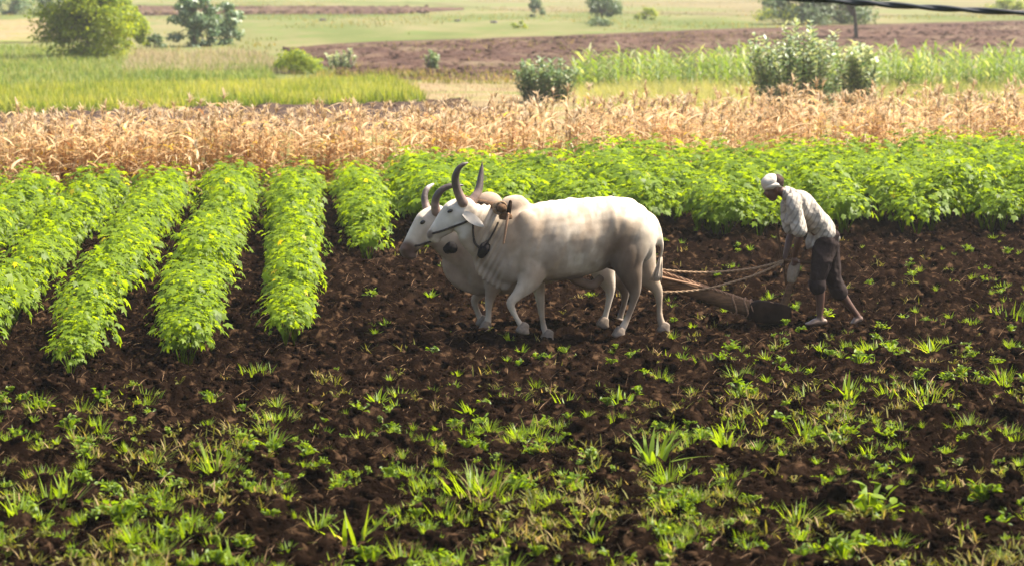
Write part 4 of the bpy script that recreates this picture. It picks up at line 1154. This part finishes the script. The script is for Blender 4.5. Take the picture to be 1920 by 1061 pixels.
# ================================================================== DRY SORGHUM
def sorghum_shape(seed):
    r = np.random.default_rng(seed); g = Geo(); H = 1.05 + .42 * r.random(); lean = r.normal(0, .09, 2)
    P = np.array([[0, 0, -.05], [lean[0] * .4, lean[1] * .4, H * .5], [lean[0], lean[1], H]])
    V, T = tube(P, [.009, .008, .005], 4, 4, caps=False); g.add(V, T, .3)
    n = 9; h = np.linspace(.12, .9, n); base = np.stack([lean[0] * h, lean[1] * h, H * h], 1)
    az = np.arange(n) * math.pi + r.normal(0, .7, n) + seed
    tint = r.normal(.5, .22, n); tint[r.random(n) < .05] = 1.0
    V, T, R = blades(base, az, .38 + .26 * r.random(n), .018 + .017 * r.random(n), .45 + .4 * r.random(n), .5 + .75 * r.random(n), 5, np.clip(tint, 0, 1), .6)
    g.add(V, T, R)
    return g.get(), (lean[0], lean[1], H)
def tassel_shape(seed, top):
    r = np.random.default_rng(seed + 300); m = 16
    b = np.array(top) + np.stack([np.zeros(m), np.zeros(m), r.random(m) * .12], 1)
    d = r.random() * 6.3
    return blades(b, d + r.normal(0, 1.0, m), .12 + .12 * r.random(m), .009 + .006 * r.random(m), .2 + .5 * r.random(m), .2 + .5 * r.random(m), 3)
SOR, SORM, TAS, TASM = [], [], [], []
for k in range(9):
    a, top = sorghum_shape(k); SOR.append(a); SORM.append(mesh_tris('sorghum_stalk', a[0], a[1], M['sorghum'], False, a[2])); SORM[-1]['tall'] = float(top[2])
    b = tassel_shape(k, top); TAS.append(b); TASM.append(mesh_tris('tassel', b[0], b[1], M['tassel'], False, b[2]))
rg = np.random.default_rng(41)
it = []
for q in range(2600):
    x = -11.5 + 24 * rg.random(); e = 39.6 + .36 * (x + 6.3)
    dp = 4.2 + 2.6 * float(soft(-5, 4, x)); y = e + dp * rg.random() ** 1.1
    if abs(x) > y * .232 + .6: continue
    y += rg.normal(0, .22)
    if float(fbm(x * .9, y * .9, 71, 3)) < .3: continue
    it.append((y + .15 * x * 0, rg.integers(0, 9), x, y, rg.random() * 6.3, (.72 + .3 * rg.random()) * (1 + .06 * float(soft(-4, 5, x))), rg.random() < .75, e))
it.sort(key=lambda p: p[3] - p[7])
rest, rest2 = [], []
for q, (_, v, x, y, r, sc, tas, e) in enumerate(it):
    z = float(terrain(x, y)) - .22 * max(0, min(1, (52 - y) / 3)) + (float(soil(x, y)) + .2 if y < 50 else 0)
    z = float(soil(x, y)) if y < 49 else 0.0
    if q < 300:
        P = in_px([x], [y])[0][0]
        w = 'the long cotton rows' if P < 620 else ('the bulls\' end of the cotton' if P < 1250 else 'the cotton beyond the ploughman')
        o = link('sorghum_stalk', SORM[v], label=('tall ' if SORM[v]['tall'] * sc > 1.12 else 'short ') + 'dry sorghum stalk ' + ('with tassel' if tas else 'without tassel') + ' behind ' + w, cat='sorghum stalk', group='dry sorghum stalks', loc=(x, y, z), rz=r, scale=sc)
        if tas: link('tassel', TASM[v], o)
    else:
        rest.append((v, x, y, z, r, sc))
        if tas: rest2.append((v, x, y, z, r, sc))
link('dry_sorghum', merged(SOR, rest).mesh('dry_sorghum', M['sorghum']), kind='stuff')
link('sorghum_tassels', merged(TAS, rest2).mesh('sorghum_tassels', M['tassel']), kind='stuff')

# ================================================================== BEHIND: GRASS, MAIZE, SHRUBS AND TREES
def px_quad(poly, n, rng, power=1.0):
    """points spread evenly over the ground inside a pixel quad (near-left, near-right, far-right, far-left)"""
    A, B, C, D = [proj(*p) for p in poly]
    u, v = rng.random(n)[:, None], rng.random(n)[:, None] ** power
    P = (A + (B - A) * u) * (1 - v) + (D + (C - D) * u) * v
    P[:, 2] = terrain(P[:, 0], P[:, 1]); return P
def grass_stand(name, poly, n, L, W, mat, seed, lean=.35, droop=.3, tint=.5, sd=.2, clump=.0, power=1.0, seg=2, keep=None, hvar=.5):
    r = np.random.default_rng(seed)
    P = px_quad(poly, n, r, power)
    if keep is not None: P = P[keep(P, r)]
    n = len(P)
    hgt = L * (1 - hvar + hvar * 1.3 * fbm(P[:, 0] * .45, P[:, 1] * .45, seed, 3) * 1.3) * (.6 + .5 * r.random(n))
    t = np.clip(tint + (fbm(P[:, 0] * .6, P[:, 1] * .6, seed + 3, 3) - .45) * .9 + r.normal(0, sd, n), 0, 1)
    g = Geo().add(*blades(P - [0, 0, .02], r.random(n) * 6.3, hgt, W * (.6 + .8 * r.random(n)), lean * r.random(n), droop * r.random(n), seg, t))
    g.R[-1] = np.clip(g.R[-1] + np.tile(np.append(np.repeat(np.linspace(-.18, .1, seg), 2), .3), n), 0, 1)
    return g, P, hgt
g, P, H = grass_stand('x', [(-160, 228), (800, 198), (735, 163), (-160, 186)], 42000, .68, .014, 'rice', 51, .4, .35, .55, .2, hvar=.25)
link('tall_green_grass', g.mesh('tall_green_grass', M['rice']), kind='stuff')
g, P, H = grass_stand('x', [(-160, 178), (520, 150), (480, 122), (-160, 126)], 16000, .5, .018, 'grass', 52, .5, .4, .45, .22, hvar=.6)
g2, _, _ = grass_stand('x', [(-160, 132), (330, 132), (330, 98), (-160, 88)], 9000, .5, .02, 'dry', 54, .5, .5, .5, .25); g.add(*g2.get())
g2, _, _ = grass_stand('x', [(330, 138), (540, 138), (500, 112), (330, 106)], 3000, .5, .02, 'dry', 55, .5, .5, .55, .25); g.add(*g2.get())
link('wild_green_grass', g.mesh('wild_green_grass', M['wild']), kind='stuff')
g, P, H = grass_stand('x', [(230, 140), (560, 142), (480, 108), (250, 104)], 6000, .7, .012, 'dry', 53, .45, .5, .55, .25)
g2, _, _ = grass_stand('x', [(760, 228), (1960, 226), (1960, 150), (800, 158)], 9000, .3, .012, 'dry', 56, .5, .5, .55, .25, hvar=.8); g.add(*g2.get())
link('dry_wild_grass', g.mesh('dry_wild_grass', M['drygrass']), kind='stuff')
g, P, H = grass_stand('x', [(1085, 215), (1420, 215), (1430, 168), (1085, 172)], 14000, .75, .01, 'yellow', 57, .6, .5, .6, .2, hvar=.5)
g2, _, _ = grass_stand('x', [(1620, 215), (2010, 215), (2010, 165), (1620, 170)], 12000, .75, .011, 'yellow', 58, .6, .5, .35, .25, hvar=.6); g.add(*g2.get())
link('yellow_weeds', g.mesh('yellow_weeds', M['yellow']), kind='stuff')
g, P, H = grass_stand('x', [(-200, 122), (2150, 106), (2300, -4), (-400, -4)], 30000, .38, .03, 'meadow', 59, .6, .4, .5, .25, hvar=.8,
                      keep=lambda P, r: (fbm(P[:, 0] * .08, P[:, 1] * .05, 5, 3) > .42) & ~((to_px(P)[0] > 520) & (to_px(P)[1] < 112) & (to_px(P)[1] > 62 - .016 * (to_px(P)[0] - 1000))))
link('meadow_grass', g.mesh('meadow_grass', M['weed']), kind='stuff')

g = Geo(); rg = np.random.default_rng(66)
for poly, n, a in (([(560, 118), (2050, 92), (2050, 40), (600, 92)], 5200, .1), ([(640, 148), (1300, 140), (1300, 100), (600, 112)], 2600, .08), ([(256, 30), (800, 27), (800, 14), (256, 14)], 900, .14), ([(-160, 216), (880, 208), (880, 192), (-160, 206)], 1500, .07)):
    P = px_quad(poly, n, rg); s = a * (.5 + 1.6 * rg.random(n) ** 2)
    g.add(*merged(CL1[:5], zip(rg.integers(0, 5, n), P[:, 0], P[:, 1], P[:, 2] + .05, rg.random(n) * 6.3, s)).get())
link('far_clods', g.mesh('far_clods', M['far_soil'], True), kind='stuff')
g, P, H = grass_stand('x', [(540, 152), (1400, 140), (1500, 62), (560, 92)], 3600, .4, .02, 'x', 67, .6, .4, .45, .25, keep=lambda P, r: fbm(P[:, 0] * .15, P[:, 1] * .07, 8, 3) > .47)
g2, _, _ = grass_stand('x', [(560, 160), (1120, 160), (1120, 144), (600, 136)], 2600, .4, .018, 'x', 68, .6, .5, .5, .3, hvar=.8); g.add(*g2.get())
link('strip_weeds', g.mesh('strip_weeds', M['weed']), kind='stuff')
# maize
def maize_shape(seed):
    r = np.random.default_rng(seed); g = Geo(); H = 1.0 + .35 * r.random()
    V, T = tube(np.array([[0, 0, -.05], [.01, 0, H * .5], [.03, .01, H]]), [.016, .012, .006], 4, caps=False); g.add(V, T, .3)
    n = 11; h = np.linspace(.08, .98, n); base = np.stack([0 * h, 0 * h, H * h], 1)
    az = np.arange(n) * math.pi + r.normal(0, .35, n) + seed
    V, T, R = blades(base, az, .55 + .25 * r.random(n), .03 + .016 * r.random(n), .35 + .3 * r.random(n), .35 + .5 * r.random(n), 5, np.clip(r.normal(.55, .22, n), 0, 1), .3); g.add(V, T, R)
    return g.get()
MZ = [maize_shape(k) for k in range(6)]; MZM = [mesh_tris('maize_plant', V, T, M['maize'], False, R) for V, T, R in MZ]
rg = np.random.default_rng(61); it = []
A = px_quad([(1075, 185), (2000, 180), (2010, 132), (1085, 148)], 760, rg)
for p in A: it.append((p[1], rg.integers(0, 6), *p, rg.random() * 6.3, .55 + .4 * rg.random()))
it.sort()
for q, (_, v, x, y, z, r, sc) in enumerate(it[:300]):
    P = in_px([x], [y], z)[0][0]
    link('maize_plant', MZM[v], label='green maize plant in the stand ' + ('left of the big milkweed bush' if P < 1420 else ('right of the big milkweed bush' if P > 1640 else 'behind the big milkweed bush')), cat='maize plant', group='maize plants beyond the sorghum', loc=(x, y, z), rz=r, scale=sc)
link('maize_crop', merged(MZ, [i[1:] for i in it[300:]]).mesh('maize_crop', M['maize']), kind='stuff')

def milkweed(p, H, Wd, nst, seed, label, pale=.0):
    """upright stems set with pairs of big oval leaves"""
    r = np.random.default_rng(seed); st = Geo(); lv = Geo()
    for k in range(nst):
        a = r.random() * 6.3; rr = Wd * .5 * r.random() ** .6; hh = H * (.6 + .4 * r.random()) * (1 - .25 * (rr / (Wd * .5)) ** 2)
        e = np.array([rr * math.cos(a), rr * math.sin(a), hh]); b = e * [.65, .65, 0]
        P = catmull(np.array([b, b * .4 + e * [.55, .55, .5], e]), 12)
        V, T = tube(P, list(np.linspace(.022, .008, 12)), 4, caps=False); st.add(V, T)
        m = int(9 + hh * 6); ts = np.linspace(.12, 1, m)
        C = np.stack([np.interp(ts, np.linspace(0, 1, 12), P[:, j]) for j in range(3)], 1); C = np.repeat(C, 2, 0)
        az = np.repeat(np.arange(m) * 1.57 + a, 2) + np.tile([0, math.pi], m) + r.normal(0, .3, 2 * m)
        out = np.stack([np.cos(az), np.sin(az), .55 + r.normal(0, .25, 2 * m)], 1)
        N = np.stack([-.5 * np.cos(az), -.5 * np.sin(az), np.ones(2 * m)], 1) + r.normal(0, .25, (2 * m, 3))
        V, T, R = leaves(C, N, .15 + .07 * r.random(2 * m), LEAF_OVAL, np.clip(r.normal(.42 + pale + .25 * (np.repeat(ts, 2) - .5), .2, 2 * m), 0, 1), out); lv.add(V, T, R)
    root = link('milkweed_bush', None, label=label, cat='bush', loc=p)
    link('stem', st.mesh('stem', M['stem'], True), root); link('foliage', lv.mesh('foliage', M['milkweed']), root)
def gp(px, py, z=0): 
    p = proj(px, py); p[2] = terrain(p[0], p[1]); return p
milkweed(gp(1025, 193), 1.45, 2.1, 60, 1, 'rounded dark green milkweed bush standing alone behind the sorghum', .08)
milkweed(gp(1495, 226), 2.75, 3.0, 95, 2, 'big tall milkweed bush with pale leaf tips behind the sorghum', .2)
milkweed(gp(1605, 222), 2.15, 1.4, 44, 3, 'pale silvery milkweed bush leaning on the right of the big one', .3)
milkweed(gp(640, 132), .95, 1.3, 12, 4, 'small thin pale milkweed bush at the end of the green grass patch', .35)
milkweed(gp(812, 134), .85, 1.0, 12, 5, 'small pale bush standing on the far ploughed soil', .15)

def tree(name, p, H, Wd, trunk_h, mat, seed, label, nclump, per, leaf, flat=.7, low=0.0, cat='tree', density=1.0, lean=0.0):
    r = np.random.default_rng(seed); wd = Geo(); lv = Geo()
    root = link(name, None, label=label, cat=cat, loc=p)
    top = np.array([lean * H, 0, trunk_h])
    V, T = tube(np.array([[0, 0, -.1], [lean * H * .3, .05, trunk_h * .5], top]), [H * .028, H * .022, H * .018], 8, 6, caps=False); wd.add(V, T)
    for k in range(nclump):
        a = r.random() * 6.3; u = r.random() ** .5
        zc = low + (H - low) * r.random() ** .8
        prof = math.sin(math.pi * min(1, max(.05, (zc - low) / (H - low) * .8 + .2))) ** .6
        c = np.array([Wd * .5 * u * prof * math.cos(a) + lean * H, Wd * .5 * u * prof * math.sin(a), zc])
        V, T = tube(catmull(np.array([top * [1, 1, .6 + .4 * r.random()], (top + c) / 2 + [0, 0, .08 * H], c]), 6), list(np.linspace(H * .012, H * .003, 6)), 4, caps=False); wd.add(V, T)
        cr = Wd * (.08 + .11 * r.random())
        m = int(1.7 * per * (.5 + r.random()) * density); leaf_ = leaf * .72
        D = r.normal(size=(m, 3)); D /= np.linalg.norm(D, axis=1)[:, None]
        C = c + D * (cr * r.random(m) ** .45)[:, None] * [1.25, 1.25, flat]
        V, T, R = leaves(C, D + [0, 0, .7] + r.normal(0, .5, (m, 3)), leaf_ * (.6 + .8 * r.random(m)), LEAF_QUAD, np.clip(r.normal(.45, .2, m) + r.normal(0, .1), 0, 1)); lv.add(V, T, R)
    link('trunk', wd.mesh('trunk', M['bark'], True), root)
    link('crown', lv.mesh('crown', mat), root)
sc_ = lambda px, py: F / proj(px, py)[1]
def tree_px(name, px, py, wpx, hpx, mat, seed, label, ncl, per, leafpx, trunk=.35, low=.1, cat='tree', lean=0.0, flat=.7):
    p = gp(px, py); k = proj(px, py)[1] / F
    tree(name, p, hpx * k, wpx * k, hpx * k * trunk, mat, seed, label, ncl, per, leafpx * k, flat, low * hpx * k, cat, 1.0, lean)
tree_px('acacia_tree', 165, 112, 175, 190, M['acacia'], 1, 'large bright yellow-green acacia tree at the upper left', 190, 80, 9, .32, .02)
tree_px('acacia_bush', 232, 100, 80, 100, M['acacia'], 2, 'lower yellow-green side growth at the right foot of the big acacia', 30, 90, 8, .3, .05, 'bush')
tree_px('dark_tree', 92, 26, 60, 70, M['dark_leaf'], 3, 'dark tree far behind the big acacia at the upper left', 26, 70, 7, .3, .0)
tree_px('dark_bush', 86, 46, 26, 26, M['dark_leaf'], 4, 'small dark bush left of the big acacia', 10, 50, 6, .3, .0, 'bush')
tree_px('grey_green_bush', 28, 28, 80, 50, M['milkweed'], 14, 'grey-green bush at the top left corner', 24, 60, 7, .3, .0, 'bush')
tree_px('grey_green_tree', 365, 88, 85, 100, M['milkweed'], 5, 'grey-green bushy tree right of the big acacia', 44, 90, 9, .3, .0)
tree_px('grey_green_bush', 418, 84, 75, 72, M['milkweed'], 6, 'darker lobed bush leaning right of the grey-green tree', 26, 80, 9, .3, .0, 'bush', .1)
tree_px('dark_bush', 290, 96, 38, 28, M['dark_leaf'], 7, 'small dark bush between the acacia and the grey-green tree', 12, 60, 7, .3, .0, 'bush')
tree_px('green_bush', 556, 138, 95, 38, M['acacia'], 8, 'low bright green bush at the edge of the far ploughed soil', 26, 90, 7, .3, .0, 'bush')
tree_px('far_bush', 1003, 33, 34, 32, M['dark_leaf'], 9, 'small upright bush in the far pasture, left of the round-crowned tree', 14, 60, 6, .3, .0, 'bush')
tree_px('far_tree', 1128, 44, 78, 48, M['dark_leaf'], 10, 'small far tree with a flat round crown in the pasture', 26, 80, 6, .4, .3)
tree_px('far_bush', 1118, 50, 64, 12, M['dark_leaf'], 15, 'low creeping bush under the small flat-crowned tree', 14, 50, 5, .2, .0, 'bush')
tree_px('far_bush', 1212, 38, 44, 20, M['acacia'], 11, 'low bush right of the small far tree', 12, 50, 5, .3, .0, 'bush')
tree_px('far_bush', 975, 54, 30, 12, M['acacia'], 16, 'tiny low bush on the edge of the pasture', 8, 40, 5, .3, .0, 'bush')
tree_px('shade_tree', 1606, 76, 160, 150, M['dark_leaf'], 12, 'tree with a bare leaning trunk at the upper right, crown cut by the frame', 40, 110, 9, .5, .5, 'tree', -.06)
tree_px('dark_tree', 1530, 46, 190, 90, M['dark_leaf'], 13, 'broad dark spreading tree behind the leaning trunk at the upper right', 60, 110, 9, .3, .05)
tree_px('far_bush', 1460, 40, 90, 30, M['acacia'], 17, 'low green bush left of the broad dark tree', 18, 60, 6, .3, .0, 'bush')
tree_px('far_bush', 1888, 22, 70, 22, M['acacia'], 18, 'green bush far off at the top right under the cable', 14, 60, 6, .3, .0, 'bush')

# stones lying in the far pasture
M['stone'] = plain_mat('dark_stone', (.06, .05, .05), (.16, .14, .13), 3, .9, .2, .6, 8)
for k, (a, b, w, lab) in enumerate(((605, 40, 15, 'dark boulder lying in the far green pasture'), (858, 41, 11, 'small grey stone in the pasture, left one of a pair'), (926, 44, 14, 'flat grey stone in the pasture right of the small one'))):
    V, T, R = clod_shape(90 + k, 2); p = gp(a, b); link('boulder', mesh_tris('boulder', V, T, M['stone'], True, R), label=lab, cat='stone', loc=p, rz=k, scale=w * .5 * proj(a, b)[1] / F)

# the twisted overhead cable, close to the camera
M['cable'] = plain_mat('black_cable', (.012, .014, .02), (.02, .024, .03), 20, .45, .5, .05)
P = np.array([at(900, -44, 14.6), at(1480, -4, 14.3), at(1700, 12, 14.15), at(1920, 25, 14), at(2300, 42, 13.8)]); P = catmull(P, 300)
cable = link('power_cable', None, label='twisted black overhead cable crossing the top right corner', cat='cable', loc=P[150])
for ph in (0, math.pi):
    a = np.arange(300) * .1 + ph
    V, T = tube(P - P[150] + np.stack([0 * a, 0.007 * np.cos(a), .007 * np.sin(a)], 1), [.0125] * 300, 8, lat=(0, .2, 1)); link('strand', mesh_tris('strand', V, T, M['cable'], True), cable)

# ================================================================== HAZE
def haze_box(x0, x1, y0, y1, z0, z1, dens):
    V = [(x, y, z) for x in (x0, x1) for y in (y0, y1) for z in (z0, z1)]
    Fc = [(0, 1, 3, 2), (4, 6, 7, 5), (0, 4, 5, 1), (2, 3, 7, 6), (0, 2, 6, 4), (1, 5, 7, 3)]
    me = bpy.data.meshes.new('haze'); me.from_pydata(V, [], Fc)
    m, nt, new, ln = nodes('haze'); v = new('ShaderNodeVolumePrincipled')
    v.inputs['Density'].default_value = dens; v.inputs['Color'].default_value = (.93, .94, .95, 1); v.inputs['Anisotropy'].default_value = .2
    o = new('ShaderNodeOutputMaterial'); ln(v.outputs[0], o.inputs['Volume']); me.materials.append(m)
    link('haze', me, kind='stuff')
if True:
    haze_box(-1300, 1300, -70, 1510, -1.6, 46, .00034)
